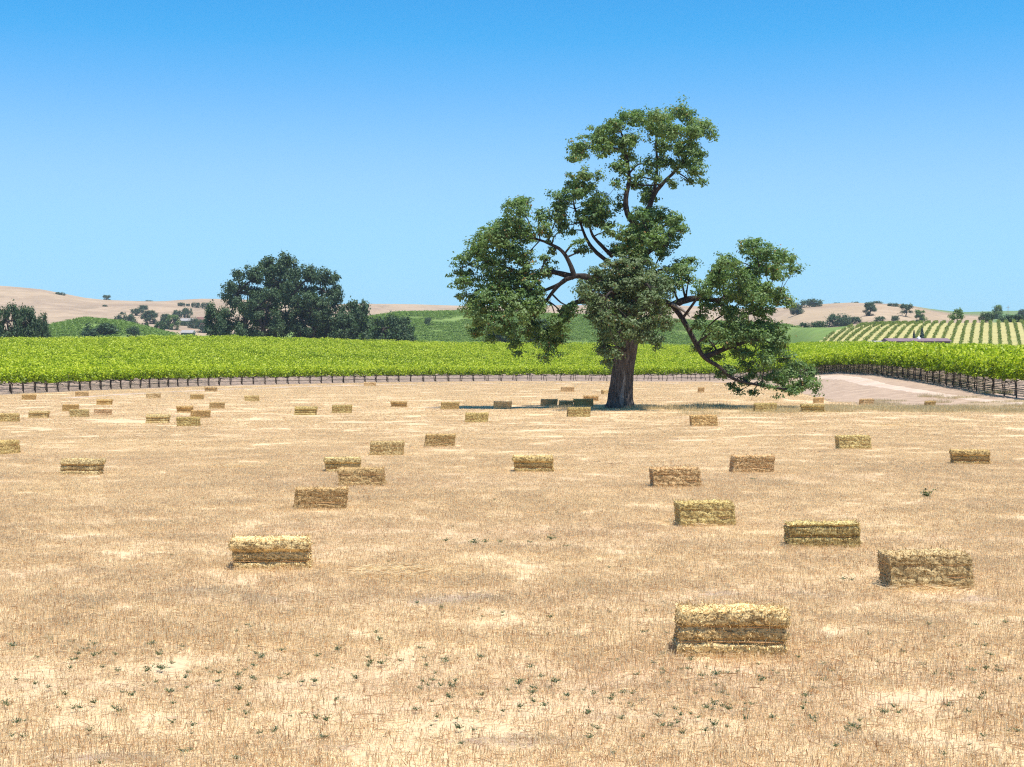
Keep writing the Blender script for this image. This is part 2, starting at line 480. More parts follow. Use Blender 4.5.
def bale_mat(name):
    m, nt, out = new_mat(name); b = NB(nt)
    oi = b.n('ShaderNodeObjectInfo'); tc = b.n('ShaderNodeTexCoord')
    t = b.attr('tint')
    f = b.noise(b.mapping(tc.outputs['Object'], (16, 16, 30)), 1.0, 4, .75)
    g = b.noise(tc.outputs['Object'], 4.0, 3, .6)
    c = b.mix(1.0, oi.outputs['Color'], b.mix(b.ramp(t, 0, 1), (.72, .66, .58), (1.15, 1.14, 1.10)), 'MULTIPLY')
    c = b.mix(b.ramp(f, .56, .38, 0, .9), c, (0.15, 0.098, 0.04))
    c = b.mix(b.ramp(g, .5, .72, 0, .2), c, (0.33, 0.28, 0.14))
    d = b.n('ShaderNodeBsdfPrincipled'); b.set(d, 'Base Color', c); b.set(d, 'Roughness', .6); b.set(d, 'Specular IOR Level', .25)
    nt.links.new(b.bump(f, .6, .012), d.inputs['Normal'])
    nt.links.new(d.outputs[0], out.inputs['Surface'])
    return m

def bale_straw_mat(name):
    m, nt, out = new_mat(name); b = NB(nt)
    oi = b.n('ShaderNodeObjectInfo'); t = b.attr('tint')
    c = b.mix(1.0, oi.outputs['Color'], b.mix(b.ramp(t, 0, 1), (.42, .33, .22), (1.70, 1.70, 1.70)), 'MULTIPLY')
    d = b.n('ShaderNodeBsdfPrincipled'); b.set(d, 'Base Color', c); b.set(d, 'Roughness', .5); b.set(d, 'Specular IOR Level', .3)
    tr = b.n('ShaderNodeBsdfTranslucent'); b.set(tr, 'Color', c)
    mx = b.n('ShaderNodeMixShader'); b.set(mx, 0, .3)
    nt.links.new(d.outputs[0], mx.inputs[1]); nt.links.new(tr.outputs[0], mx.inputs[2])
    nt.links.new(mx.outputs[0], out.inputs['Surface'])
    return m
M['bale'] = bale_mat('bale_straw_mass')
M['balestraw'] = bale_straw_mat('bale_loose_straw')

# ------------------------------------------------------------------ ground: one sheet of rings, cut into field / vineyard / hills along its own edges
def smooth01(x, a, b):
    t = np.clip((x - a) / (b - a), 0, 1); return t * t * (3 - 2 * t)

def vnoise(X, Y, s, seed=0):
    """cheap smooth value noise"""
    X = X / s + seed * 17.3; Y = Y / s + seed * 9.7
    xi = np.floor(X).astype(np.int64); yi = np.floor(Y).astype(np.int64); fx = X - xi; fy = Y - yi
    fx = fx*fx*(3-2*fx); fy = fy*fy*(3-2*fy)
    def h(a, b_):
        v = (a * 374761393 + b_ * 668265263) & 0xffffffff
        v = ((v ^ (v >> 13)) * 1274126177) & 0xffffffff
        return ((v ^ (v >> 16)) & 0xffff) / 65535.0
    return (h(xi, yi)*(1-fx) + h(xi+1, yi)*fx)*(1-fy) + (h(xi, yi+1)*(1-fx) + h(xi+1, yi+1)*fx)*fy

# patches on the field: (px, py, half-width px, half-height px, strength)
PALE = [(420, 576, 75, 10, 1), (240, 467, 65, 1.8, .9), (330, 462, 60, 1.2, .4), (760, 534, 90, 8, .6), (690, 522, 55, 7, .6), (480, 560, 70, 5, .4),
        (60, 490, 60, 12, .4), (640, 560, 120, 7, .35), (900, 530, 70, 5, .4), (925, 590, 60, 4, .7), (735, 658, 75, 6, .6), (272, 570, 60, 4, .6), (150, 530, 120, 7, .35),
        (560, 500, 140, 6, .3), (900, 425, 40, 1.6, .6), (500, 455, 160, 3, .3), (600, 585, 120, 5, .3), (250, 640, 160, 9, .25), (880, 660, 120, 7, .25)]
SOILP = [(200, 593, 50, 6, 1), (260, 601, 45, 4, .9), (90, 572, 40, 3, .5), (450, 601, 75, 6, .8), (340, 598, 60, 4, .5), (800, 596, 90, 5, .7), (720, 595, 60, 4, .6), (520, 741, 160, 9, .6),
         (80, 760, 130, 7, .7), (860, 742, 110, 9, .6), (330, 640, 80, 5, .35), (900, 620, 90, 7, .5), (620, 715, 120, 7, .35), (980, 600, 50, 6, .5), (300, 746, 90, 8, .5),
         (470, 545, 60, 5, .5), (840, 540, 90, 4, .4), (120, 432, 110, 2, .25), (520, 426, 200, 1.5, .3), (700, 440, 160, 2.2, .22), (700, 460, 60, 2, .4), (100, 470, 80, 3, .2)]

def patch_mask(px, py, table, X, Y):
    n = vnoise(X, Y, .55, 3) * .6 + vnoise(X, Y, .2, 5) * .4
    m = np.zeros_like(px)
    for cx, cy, rx, ry, s in table:
        q = np.sqrt(((px - cx) / rx) ** 2 + ((py - cy) / ry) ** 2) + (n - .5) * 1.1
        m = np.maximum(m, s * .8 * (1 - smooth01(q, .2, 1.25)))
    return m

def field_masks(X, Y):
    px = px_of(X, Y); u = (px - CX) / FPX
    q = np.maximum(np.hypot(X, Y) / np.sqrt(1 + u*u), .5)
    py = 362 + FPX * CAM_H / q
    front = np.abs(np.arctan2(X, Y)) < R(36)
    pale = patch_mask(px, py, PALE, X, Y) * front
    soil = patch_mask(px, py, SOILP, X, Y) * front
    de = tab(px, EDGE_D); df = tab(px, FRONT_D)
    n = (vnoise(X, Y, 6, 1) - .5) * 5 + (vnoise(X, Y, 1.5, 2) - .5) * 2
    soil = np.maximum(soil, smooth01(q + n * np.where(px > 790, .8, .35), de - 1, de + 2.5))
    olive = smooth01(px, 600, 700) * smooth01(q + n, 84, 90) * (1 - smooth01(q + n, 98, 104)) * .75
    olive *= 0.35 + 0.65 * smooth01(vnoise(X, Y, 5, 8), .3, .6)
    ox, oy = flat(622, 408)
    return pale, soil, olive

def clods(X, Y):
    return (vnoise(X, Y, .35, 11) - .5) * .022 + (vnoise(X, Y, 1.7, 12) - .5) * .022

def field_z(x, y):
    x = np.atleast_1d(np.asarray(x, float)); y = np.atleast_1d(np.asarray(y, float))
    return ground_z(x, y) + np.where(np.hypot(x, y) < 62, clods(x, y), 0)

def build_ground():
    th = np.unique(np.concatenate([np.arange(-180, -36, 3.0), np.arange(-36, -23, .6), np.arange(-23, 23.01, .16), np.arange(23, 36, .6), np.arange(36, 180.1, 3.0)]))
    T = np.radians(th)
    px = CX + FPX * np.tan(np.clip(T, R(-36.5), R(36.5)))
    u = (np.clip(px, -560, 1580) - CX) / FPX
    D, Z = knots(px)
    nseg = [0, 26, 34, 34, 14, 14, 24, 10, 14, 40, 10, 6]
    # rows: fixed distances on the near field, then fractions between the profile's edges
    near = np.concatenate([np.array([.5, 3, 5, 7]), np.geomspace(8, 60, 190)])
    rows = []; zone = []
    for d in near: rows.append(np.full(len(th), d) * 1.0); zone.append('field')
    d60 = np.full(len(th), 60.0)
    for k in range(1, 31): rows.append(d60 + (D[:, 1] - d60) * k / 30); zone.append('field')
    names = ['field', 'vineyard_ground', 'vineyard_ground', 'vineyard_ground', 'slope', 'slope', 'slope', 'far_hill', 'far_hill', 'far_hill', 'far_hill']
    for s in range(1, 12):
        for k in range(1, nseg[s] + 1):
            rows.append(D[:, s] + (D[:, s + 1] - D[:, s]) * k / nseg[s]); zone.append(names[s - 1])
    Q = np.stack(rows, 0)
    sec = np.sqrt(1 + u * u)
    X = Q * sec * np.sin(T); Y = Q * sec * np.cos(T)
    nr, nc = Q.shape
    Zg = ground_z(X.ravel(), Y.ravel()).reshape(nr, nc)
    fz = np.array([z == 'field' for z in zone])[:, None]
    Zg = Zg + np.where(fz & (Q < 60), clods(X, Y), 0)
    far = (Q > 900)
    Zg = Zg + np.where(far, (vnoise(X, Y, 130, 21) - .5) * 9 * smooth01(Q, 900, 1200), 0)
    V = np.stack([X, Y, Zg], -1).reshape(-1, 3)
    pale, soil, olive = field_masks(X.ravel(), Y.ravel())
    pxx = np.broadcast_to(px, Q.shape).ravel()
    pn = pxx + (vnoise(X, Y, 60, 4).ravel() - .5) * 24
    green = smooth01(pn, 912, 935) * np.maximum(smooth01(Q.ravel(), 1180, 1320), smooth01(pn, 978, 990))
    idx = np.arange(nr * nc).reshape(nr, nc)
    quads = np.stack([idx[:-1, :-1], idx[:-1, 1:], idx[1:, 1:], idx[1:, :-1]], -1)
    rz = np.array(zone[1:])
    pc = (px[:-1] + px[1:]) / 2
    def make(name, sel, mat, attrs):
        q = quads[sel]
        used, inv = np.unique(q, return_inverse=True)
        me = mesh_np(name, V[used], inv.reshape(-1, 4), True, {k: v[used] for k, v in attrs.items()})
        o = link(name, me, mat); tag(o, kind='structure'); return o
    full = np.ones(quads.shape[:2], bool)
    A = {'pale': pale, 'soil': soil, 'olive': olive, 'track': pale * 0}
    make('field', full & (rz == 'field')[:, None], M['field'], A)
    make('vineyard_ground', full & (rz == 'vineyard_ground')[:, None], M['vsoil'], {})
    sl = (rz == 'slope')[:, None]
    qc = (Q[:-1, :-1] + Q[1:, 1:]) / 2
    border = 792 + 78 * np.clip((qc - 410) / 150, 0, 1)       # the pale vineyard's slanting left edge
    make('green_hill', full & sl & (pc[None, :] < border), M['greenhill'], {})
    make('striped_hill', full & sl & (pc[None, :] >= border), M['stripehill'], {})
    make('dry_hill', full & (rz == 'far_hill')[:, None], M['hill'], {'green': green})

build_ground()

def strip(name, pts, widths, mat, lift=.02, seed=1):
    rng = np.random.default_rng(seed)
    P = np.array(pts, float)
    t = np.linspace(0, len(P) - 1, len(P) * 10)
    C = np.stack([np.interp(t, range(len(P)), P[:, i]) for i in range(2)], 1)
    W = np.interp(t, range(len(P)), widths)
    tg = unit(np.gradient(C, axis=0)); nrm = np.stack([-tg[:, 1], tg[:, 0]], 1)
    cols = np.linspace(-1, 1, 7)
    V = []
    for i in range(len(C)):
        for c in cols:
            jit = rng.uniform(-.25, .25) * (abs(c) > .9)
            p = C[i] + nrm[i] * (c + jit) * W[i] / 2
            V.append([p[0], p[1], gz(p[0], p[1]) + lift - .06 * (abs(c) > .99)])
    n = len(cols)
    Fc = [[i*n+k, i*n+k+1, (i+1)*n+k+1, (i+1)*n+k] for i in range(len(C)-1) for k in range(n-1)]
    o = link(name, mesh_np(name, V, Fc, True), mat); tag(o, kind='structure')
    return o

strip('dirt_track', [hit(x, y)[:2] for x, y in ((806, 377.5), (830, 377), (850, 378.5), (875, 384), (905, 389.5), (940, 395), (975, 399.5), (1010, 403), (1050, 406.5), (1100, 410))],
      [2.0, 2.2, 2.2, 2.0, 1.6, 1.3, 1.1, 1.0, 1.0, 1.0], M['track'], .03)
strip('headland_path', [flat(x, y) for x, y in ((60, 398.5), (140, 393.5), (220, 389.7), (300, 386.6), (380, 384.9), (460, 384.0), (540, 383.5), (620, 383.2), (700, 383.2))],
      [1.6, 2.2, 3.2, 4, 4.5, 5, 5, 4.5, 3], M['track'], .03, 2)

# ------------------------------------------------------------------ geometry-node scatter (uncountable cover only)
def hidden_collection(name, objs):
    c = bpy.data.collections.new(name)
    for o in objs: c.objects.link(o)
    return c

def scatter(name, P, rot, scl, idx, coll, label, cat, sclz=None, extra=None):
    n = len(P)
    me = bpy.data.meshes.new(name)
    me.vertices.add(n); me.vertices.foreach_set('co', np.asarray(P, np.float32).ravel())
    def fa(nm, v, typ='FLOAT'):
        a = me.attributes.new(nm, typ, 'POINT'); a.data.foreach_set('value', np.asarray(v, np.int32 if typ == 'INT' else np.float32))
    fa('rot', rot); fa('scl', scl); fa('sclz', scl if sclz is None else sclz); fa('idx', idx, 'INT')
    for k, v in (extra or {}).items(): fa(k, v)
    o = link(name, me)
    g = bpy.data.node_groups.new(name, 'GeometryNodeTree')
    g.interface.new_socket('Geometry', in_out='INPUT', socket_type='NodeSocketGeometry')
    g.interface.new_socket('Geometry', in_out='OUTPUT', socket_type='NodeSocketGeometry')
    gi = g.nodes.new('NodeGroupInput'); go = g.nodes.new('NodeGroupOutput')
    ci = g.nodes.new('GeometryNodeCollectionInfo'); ci.inputs['Collection'].default_value = coll
    ci.inputs['Separate Children'].default_value = True; ci.inputs['Reset Children'].default_value = True
    ip = g.nodes.new('GeometryNodeInstanceOnPoints'); ip.inputs['Pick Instance'].default_value = True
    def na(nm, typ='FLOAT'):
        x = g.nodes.new('GeometryNodeInputNamedAttribute'); x.data_type = typ; x.inputs['Name'].default_value = nm
        return [s for s in x.outputs if s.enabled and s.name == 'Attribute'][0]
    cr = g.nodes.new('ShaderNodeCombineXYZ'); cs = g.nodes.new('ShaderNodeCombineXYZ')
    L = g.links.new
    L(na('rot'), cr.inputs['Z'])
    s = na('scl'); L(s, cs.inputs['X']); L(s, cs.inputs['Y']); L(na('sclz'), cs.inputs['Z'])
    L(gi.outputs[0], ip.inputs['Points']); L(ci.outputs[0], ip.inputs['Instance'])
    L(na('idx', 'INT'), ip.inputs['Instance Index'])
    L(cr.outputs[0], ip.inputs['Rotation']); L(cs.outputs[0], ip.inputs['Scale'])
    L(ip.outputs[0], go.inputs[0])
    md = o.modifiers.new('scatter', 'NODES'); md.node_group = g
    tag(o, label, cat, kind='stuff')
    return o

def blade_patch(rng, size, n_up, n_flat, h, w, lean=.35):
    def blades(n, up):
        b = np.stack([rng.uniform(-size/2, size/2, n), rng.uniform(-size/2, size/2, n), np.zeros(n)], 1)
        az = rng.uniform(0, 2*math.pi, n)
        if up:
            L = rng.uniform(.45, 1.25, n) * h; el = np.pi/2 - np.abs(rng.normal(0, lean, n))
        else:
            L = rng.uniform(.8, 1.9, n) * h; el = rng.uniform(.0, .25, n); b[:, 2] = rng.uniform(.01, .05, n)
        d = np.stack([np.cos(az)*np.cos(el), np.sin(az)*np.cos(el), np.sin(el)], 1)
        tip = b + d * L[:, None]
        fa = rng.uniform(0, 2*math.pi, n)
        s = unit(np.cross(d, np.stack([np.cos(fa), np.sin(fa), rng.normal(0, .3, n)], 1))) * (w * rng.uniform(.7, 1.3, n))[:, None] * .5
        V = np.stack([b - s, b + s, tip + s * .75, tip - s * .75], 1)
        return V.reshape(-1, 3)
    V = np.vstack([blades(n_up, True), blades(n_flat, False)])
    nn = n_up + n_flat
    t = np.repeat(rng.uniform(0, 1, nn), 4)
    return mesh_np('straw_blades', V, np.arange(nn*4).reshape(-1, 4), False, {'tint': t})

rng = np.random.default_rng(7)
near_v = [link('straw_clump', blade_patch(rng, 1.1, 800, 190, .078, .0055, .34), M['stubble'], coll=bpy.data.collections.new('tmp')) for _ in range(5)]
far_v = [link('straw_clump_far', blade_patch(rng, 3.2, 400, 600, .10, .012, .4), M['stubble'], coll=bpy.data.collections.new('tmp')) for _ in range(3)]
grass_v = [link('grass_clump', blade_patch(rng, 2.2, 420, 60, .24, .012, .5), M['drygrass'], coll=bpy.data.collections.new('tmp')) for _ in range(3)]
flat_v = [link('litter_clump', blade_patch(rng, .9, 20, 420, .11, .0065), M['stubble'], coll=bpy.data.collections.new('tmp')) for _ in range(3)]
C_near = hidden_collection('stubble_near', near_v); C_far = hidden_collection('stubble_far', far_v)
C_grass = hidden_collection('grass_src', grass_v); C_flat = hidden_collection('litter_src', flat_v)

def sector_points(rng, r0, r1, half_deg, step):
    h = math.tan(R(half_deg))
    xs = np.arange(-r1*h, r1*h, step); ys = np.arange(r0, r1, step)
    X, Y = np.meshgrid(xs, ys); X = X.ravel() + rng.uniform(-.5, .5, X.size)*step; Y = Y.ravel() + rng.uniform(-.5, .5, Y.size)*step
    k = (np.abs(X) < Y * h + 3)
    return X[k], Y[k]

X, Y = sector_points(rng, 7, 88, 27, .72)
kk = rng.uniform(0, 1, len(X)) > smooth01(Y, 40, 88)
X, Y = X[kk], Y[kk]
pale, soil, olive = field_masks(X, Y)
cover = vnoise(X, Y, 3.2, 31)*.6 + vnoise(X*.35, Y, 1.1, 32)*.4
k = (soil + rng.uniform(-.2, .2, len(X)) < .66)
X, Y, pale, cover = X[k], Y[k], pale[k], cover[k]
P = np.stack([X, Y, field_z(X, Y) - .005], 1)
hs = .7 + .5 * smooth01(cover, .3, .75) * rng.uniform(.7, 1.2, len(X))
hs *= 1 - .4 * smooth01(Y, 18, 60)
scatter('stubble', P, rng.uniform(0, 6.28, len(X)), rng.uniform(.85, 1.2, len(X)), rng.integers(0, 5, len(X)), C_near,
        'short cut straw stubble covering the near half of the field', 'stubble', hs, {'pale': pale * .9 + rng.uniform(0, .18, len(X))})
X, Y = sector_points(rng, 38, 232, 27, 2.7)
kk = rng.uniform(0, 1, len(X)) < smooth01(Y, 36, 85)
X, Y = X[kk], Y[kk]
pale, soil, olive = field_masks(X, Y)
k = (soil < .5)
X, Y, pale = X[k], Y[k], pale[k]
scatter('stubble', np.stack([X, Y, field_z(X, Y) - .01], 1), rng.uniform(0, 6.28, len(X)), rng.uniform(.85, 1.2, len(X)), rng.integers(0, 3, len(X)), C_far,
        'distant pale stubble running back to the oak and vineyard', 'stubble', rng.uniform(.5, 1.0, len(X)), {'pale': pale * .9 + rng.uniform(0, .15, len(X))})
X, Y = sector_points(rng, 7, 75, 25, .62)
pale, soil, olive = field_masks(X, Y)
k = pale > rng.uniform(.3, .9, len(X))
X, Y = X[k], Y[k]
scatter('straw_litter', np.stack([X, Y, field_z(X, Y) + rng.uniform(0, .04, len(X))], 1), rng.uniform(0, 6.28, len(X)), rng.uniform(.8, 1.2, len(X)), rng.integers(0, 3, len(X)), C_flat,
        'pale loose straw lying in patches over the stubble', 'straw', None, {'pale': rng.uniform(.6, 1, len(X))})
X, Y = sector_points(rng, 80, 112, 26, 1.5)
pale, soil, olive = field_masks(X, Y)
pxq = px_of(X, Y)
soilgrass = (soil > .6) & (pxq > 790) & (rng.uniform(0, 1, len(X)) < .34 * smooth01(vnoise(X, Y, 7, 77), .35, .75))
k = (soilgrass | (olive > rng.uniform(.1, .75, len(X))) | ((np.hypot(X - 7.5, Y - 96.5) < 4.5) & (rng.uniform(0, 1, len(X)) < .7)))
X, Y = X[k], Y[k]
scatter('dry_grass', np.stack([X, Y, ground_z(X, Y)], 1), rng.uniform(0, 6.28, len(X)), rng.uniform(.7, 1.1, len(X)), rng.integers(0, 3, len(X)), C_grass,
        'taller olive dry grass around the oak and along the dirt track', 'grass', rng.uniform(.4, 1.25, len(X)), {'pale': rng.uniform(0, .4, len(X))})

# ------------------------------------------------------------------ straw bales
def bale_variant(seed, L=1.15, W=.50, Hh=.40, n_straw=8500, strata=(.34, .68), seam=1.0):
    rng = np.random.default_rng(seed)
    bm = bmesh.new()
    bmesh.ops.create_cube(bm, size=1.0)
    bmesh.ops.subdivide_edges(bm, edges=bm.edges[:], cuts=15, use_grid_fill=True)
    off = Vector((seed * 3.1, seed * 1.7, 0))
    tint = []
    for v in bm.verts:
        x, y, z = v.co.x, v.co.y, v.co.z + .5
        side = max(abs(x), abs(y)) > .499
        # rounded edges
        k = 1 - .025 * max(0, (abs(z - .5) - .40)) / .10 * (1 if side else .4)
        groove = 0.0
        if side:
            for s in strata: groove = max(groove, math.exp(-((z - s) / .045) ** 2))
        sl = (z > strata[1]) * (.5 + seed % 3 * .3) + (z < strata[0]) * .35
        p = Vector((x * L * k, y * W * k, z * Hh))
        n1 = mnoise.noise(p * 3.2 + off); n2 = mnoise.noise(p * 11 + off); n3 = mnoise.noise(p * 27 + off)
        nd = Vector((x if abs(x) > .499 else 0, y if abs(y) > .499 else 0, (z - .5) if abs(z - .5) > .499 else 0))
        if nd.length > 0: nd.normalize()
        p += nd * (n1 * .018 + n2 * .012 + n3 * .012 - groove * .04 * seam + (sl * .026 * seam if side else 0))
        p.x += .05 * (z - .5) * math.sin(seed) ; p.y += (z - .5) * .05 * math.cos(seed * 2)
        p.z += .014 * mnoise.noise(Vector((x * 3, seed, 0)))
        if z < .01: p.z = -.03
        v.co = p
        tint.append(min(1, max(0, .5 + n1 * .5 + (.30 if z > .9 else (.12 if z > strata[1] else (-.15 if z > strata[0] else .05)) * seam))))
    body = bpy.data.meshes.new('bale_body'); bm.to_mesh(body); bm.normal_update()
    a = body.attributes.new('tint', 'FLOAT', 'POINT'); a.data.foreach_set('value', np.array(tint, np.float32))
    # loose straws all over the skin
    fs = [f for f in bm.faces if f.calc_center_median().z > .0]
    ar = np.array([f.calc_area() for f in fs]); ar /= ar.sum()
    pick = rng.choice(len(fs), n_straw, p=ar)
    C = np.zeros((n_straw, 3)); N = np.zeros((n_straw, 3))
    for i, fi in enumerate(pick):
        f = fs[fi]; w = rng.dirichlet(np.ones(len(f.verts)))
        C[i] = sum((np.array(v.co) * wi for v, wi in zip(f.verts, w)), np.zeros(3)); N[i] = f.normal
    bm.free()
    t = unit(np.cross(N, rng.normal(size=(n_straw, 3))))
    t[:, 0] *= .8
    d = unit(t + N * rng.uniform(0, .45, n_straw)[:, None])
    Ln = rng.uniform(.02, .07, n_straw)[:, None]
    s = unit(np.cross(d, rng.normal(size=(n_straw, 3)))) * rng.uniform(.0025, .0048, n_straw)[:, None]
    b0 = C - N * .012; tp = b0 + d * Ln
    V = np.stack([b0 - s, b0 + s, tp + s, tp - s], 1).reshape(-1, 3)
    V[:, 2] = np.maximum(V[:, 2], -.02)
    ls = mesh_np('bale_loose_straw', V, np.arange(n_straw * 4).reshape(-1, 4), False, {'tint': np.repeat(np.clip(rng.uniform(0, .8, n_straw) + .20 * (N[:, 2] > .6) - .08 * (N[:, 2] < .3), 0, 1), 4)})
    tw = []
    for s_ in strata:
        z = s_ * Hh; a_, b_ = L / 2 - .015, W / 2 - .015
        loop = [(-a_, -b_, z), (0, -b_ - .004, z + .006), (a_, -b_, z), (a_ + .004, 0, z), (a_, b_, z), (0, b_, z), (-a_, b_, z), (-a_ - .004, 0, z), (-a_, -b_, z)]
        V, Fc, _, _ = tube(loop, [.006] * len(loop), 5, 2)
        tw.append(mesh_np('bale_twine', V, Fc, True))
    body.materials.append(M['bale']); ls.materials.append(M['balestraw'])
    for m_ in tw: m_.materials.append(M['twine'])
    return body, ls, tw, (L, W, Hh)

BV = [bale_variant(1, Hh=.42, n_straw=11000), bale_variant(2, Hh=.41, seam=.25), bale_variant(3, Hh=.34, W=.46, strata=(.5, .93)), bale_variant(4, Hh=.42, W=.52, seam=.35), bale_variant(5, Hh=.38, strata=(.30, .66))]
GOLD = (0.70, 0.505, 0.225); OLIVE = (0.62, 0.485, 0.22); BROWN = (0.66, 0.46, 0.225); PALEC = (0.74, 0.56, 0.31); STRAWC = (0.70, 0.535, 0.255)
# px of centre, py of base, width in px, yaw in degrees, variant, colour, label
BALES = [
 (730, 654, 108, -3, 0, STRAWC, 'nearest and largest straw bale, shaggy ledge on top'),
 (925, 588, 85, 4, 3, OLIVE, 'large olive straw bale near the right edge, second nearest'),
 (821.5, 547, 70, -1, 2, OLIVE, 'low flat long straw bale left of the large olive bale'),
 (704.5, 525.5, 58, 7, 3, OLIVE, 'straw bale above the nearest bale, pale straw scattered at its foot'),
 (272, 568.5, 76, 3, 4, STRAWC, 'ragged pale straw bale, the nearest one left of centre'),
 (321, 509, 53, 5, 1, BROWN, 'brown straw bale with pale top, lowest of the trio left of centre'),
 (362, 486.5, 45, -3, 1, BROWN, 'brown straw bale in the middle of the trio left of centre'),
 (343, 472, 36, 6, 4, OLIVE, 'straw bale half hidden behind the brown middle bale of the trio'),
 (387, 455, 33, -2, 3, OLIVE, 'olive straw bale alone just above the trio left of centre'),
 (440, 446.7, 30, 3, 1, STRAWC, 'straw bale in mid field, up and right of the lone olive bale'),
 (533.5, 472, 39, -2, 4, STRAWC, 'ragged straw bale alone at the centre of the field'),
 (675, 488, 49, 5, 3, BROWN, 'golden brown straw bale below the oak, left of two of similar size'),
 (752, 472.5, 42, 4, 1, BROWN, 'brown straw bale below the oak, right of two of similar size'),
 (703.5, 426.2, 26.5, 3, 3, BROWN, 'small brown straw bale a little in front of the oak, right of its trunk'),
 (853, 449, 33, 4, 3, OLIVE, 'olive straw bale in mid field right of the oak'),
 (970, 464.3, 37, -7, 4, GOLD, 'tilted golden straw bale close to the right edge of the field'),
 (82.5, 474.5, 39, -3, 4, STRAWC, 'layered straw bale alone in the left part of the field'),
 (3.5, 454, 24, 70, 1, OLIVE, 'straw bale seen end on, cut by the left edge of the picture'),
 (476.7, 422.5, 23, 2, 3, OLIVE, 'small olive straw bale in front of the pair left of the oak'),
 (450, 409.5, 18, -3, 1, STRAWC, 'left bale of the small pair left of the oak'),
 (502.5, 409, 18, 2, 1, STRAWC, 'right bale of the small pair left of the oak'),
 (578.7, 416.8, 23, 5, 3, OLIVE, 'bright topped straw bale just left of the oak trunk, foremost there'),
 (583.5, 406.6, 19, 0, 1, OLIVE, 'straw bale in the oak shade touching a lit bale'),
 (566, 406.4, 14, -2, 4, STRAWC, 'sunlit straw bale touching the shaded bale left of the oak trunk'),
 (549, 406, 16.5, 2, 1, PALEC, 'pale straw bale at the left end of the row beside the oak'),
 (591, 401, 15, -4, 4, PALEC, 'pale straw bale behind the shaded bale by the oak trunk'),
 (567.5, 392, 13, 2, 1, PALEC, 'tiny pale straw bale near the vineyard foot, left of the oak'),
 (606.5, 394.3, 11, 30, 1, PALEC, 'tiny straw bale partly hidden by the left side of the oak trunk'),
 (701, 392.5, 9, 78, 1, BROWN, 'tiny brown straw bale seen end on between oak trunk and drooping limb'),
 (765, 411.8, 22, 2, 3, OLIVE, 'straw bale in olive grass under the drooping oak limb'),
 (812.5, 412.3, 22, -2, 4, OLIVE, 'straw bale in olive grass below the tip of the drooping limb'),
 (818.5, 403.2, 12, 55, 1, PALEC, 'tiny pale bale just behind the tip of the drooping limb'),
 (866.5, 404.8, 15, 28, 1, PALEC, 'small pale straw bale on the soil edge, left of two there'),
 (930, 407.3, 12, 52, 1, GOLD, 'small straw bale on the soil edge, right of two there'),
 (370, 386.2, 11.5, 2, 1, PALEC, 'tiny straw bale right at the vineyard foot left of centre'),
 (399, 407.3, 15.5, -3, 4, GOLD, 'small straw bale alone midway between the left trees and the oak'),
 (342, 413.2, 19.5, 2, 3, OLIVE, 'small olive bale, right one of a pair below the grove'),
 (305.8, 415, 21, -2, 4, OLIVE, 'small olive bale, left one of a pair below the grove'),
 (252, 401.4, 14, 2, 1, STRAWC, 'small bale alone left of the pair below the grove'),
 (217, 408.8, 14.5, 3, 1, STRAWC, 'small straw bale, rightmost of the left cluster'),
 (197, 399.6, 12.5, -2, 1, STRAWC, 'small far straw bale above the middle of the left cluster'),
 (211, 391.5, 12, 2, 4, PALEC, 'tiny pale bale at the vineyard foot above the left cluster'),
 (153.5, 398.6, 13.5, 1, 1, PALEC, 'small pale far bale alone above the left end of the cluster'),
 (185, 412.6, 16, 5, 4, GOLD, 'small golden bale in the middle of the left cluster'),
 (200.5, 418.2, 19, 4, 1, GOLD, 'flat golden bale just behind the lowest bale of the left cluster'),
 (188.6, 426.3, 22, -4, 3, OLIVE, 'lowest bale of the left cluster, olive'),
 (158, 423.3, 22, 2, 4, OLIVE, 'layered bale at the left end of the cluster'),
 (29, 400, 13, 2, 1, BROWN, 'tiny brown far bale nearest the left edge by the vineyard'),
 (82, 396.7, 12, -2, 3, BROWN, 'tiny brown far bale under the vineyard, right of the edge one'),
 (104.6, 405, 14.5, 2, 4, GOLD, 'small golden bale, upper right of the far left group'),
 (70.6, 411.3, 14, 6, 1, BROWN, 'small tilted brown bale touching the larger one of the far left group'),
 (79.5, 417.2, 17.5, 1, 3, OLIVE, 'larger olive bale in the middle of the far left group'),
 (103, 415.3, 15, -1, 2, PALEC, 'low pale bale right of the olive bale in the far left group'),
 (39, 418.3, 19, 4, 4, STRAWC, 'broken ended straw bale second from the left edge'),
 (9.4, 422, 17.5, 0, 3, OLIVE, 'small olive straw bale against the left edge'),
]
brng = random.Random(3)
for px_, py_, w_, yaw, var, colr, lab in BALES:
    x, y = flat(px_, py_)
    if px_ > 780 and py_ < 410: x, y, _ = hit(px_, py_)
    body, ls, tw, (L, W, Hh) = BV[var]
    x *= (y + .07) / y; y += .07
    want = w_ / FPX * y
    ya = abs(R(yaw)); ext = L * math.cos(ya) + W * math.sin(ya)
    s = min(1.3, max(.82, want / ext))
    root = empty('straw_bale', (x, y, float(field_z(x, y)[0])), R(yaw + (180 if brng.random() < .4 and py_ < 560 else 0)))
    root.scale = (s, max(.9, min(s, 1.1)), 1.14 * min(1.12, max(.9, s)))
    jit = brng.uniform(.9, 1.1)
    colr = (colr[0] * jit, colr[1] * jit * brng.uniform(.96, 1.04), colr[2] * jit * brng.uniform(.9, 1.1), 1)
    tag(root, lab, 'straw bale', 'straw bales lying on the cut field')
    for nm, me in (('bale_body', body), ('twine', tw[0]), ('twine', tw[1]), ('loose_straw', ls)):
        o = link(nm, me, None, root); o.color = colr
        if nm == 'loose_straw': o['kind'] = 'stuff'
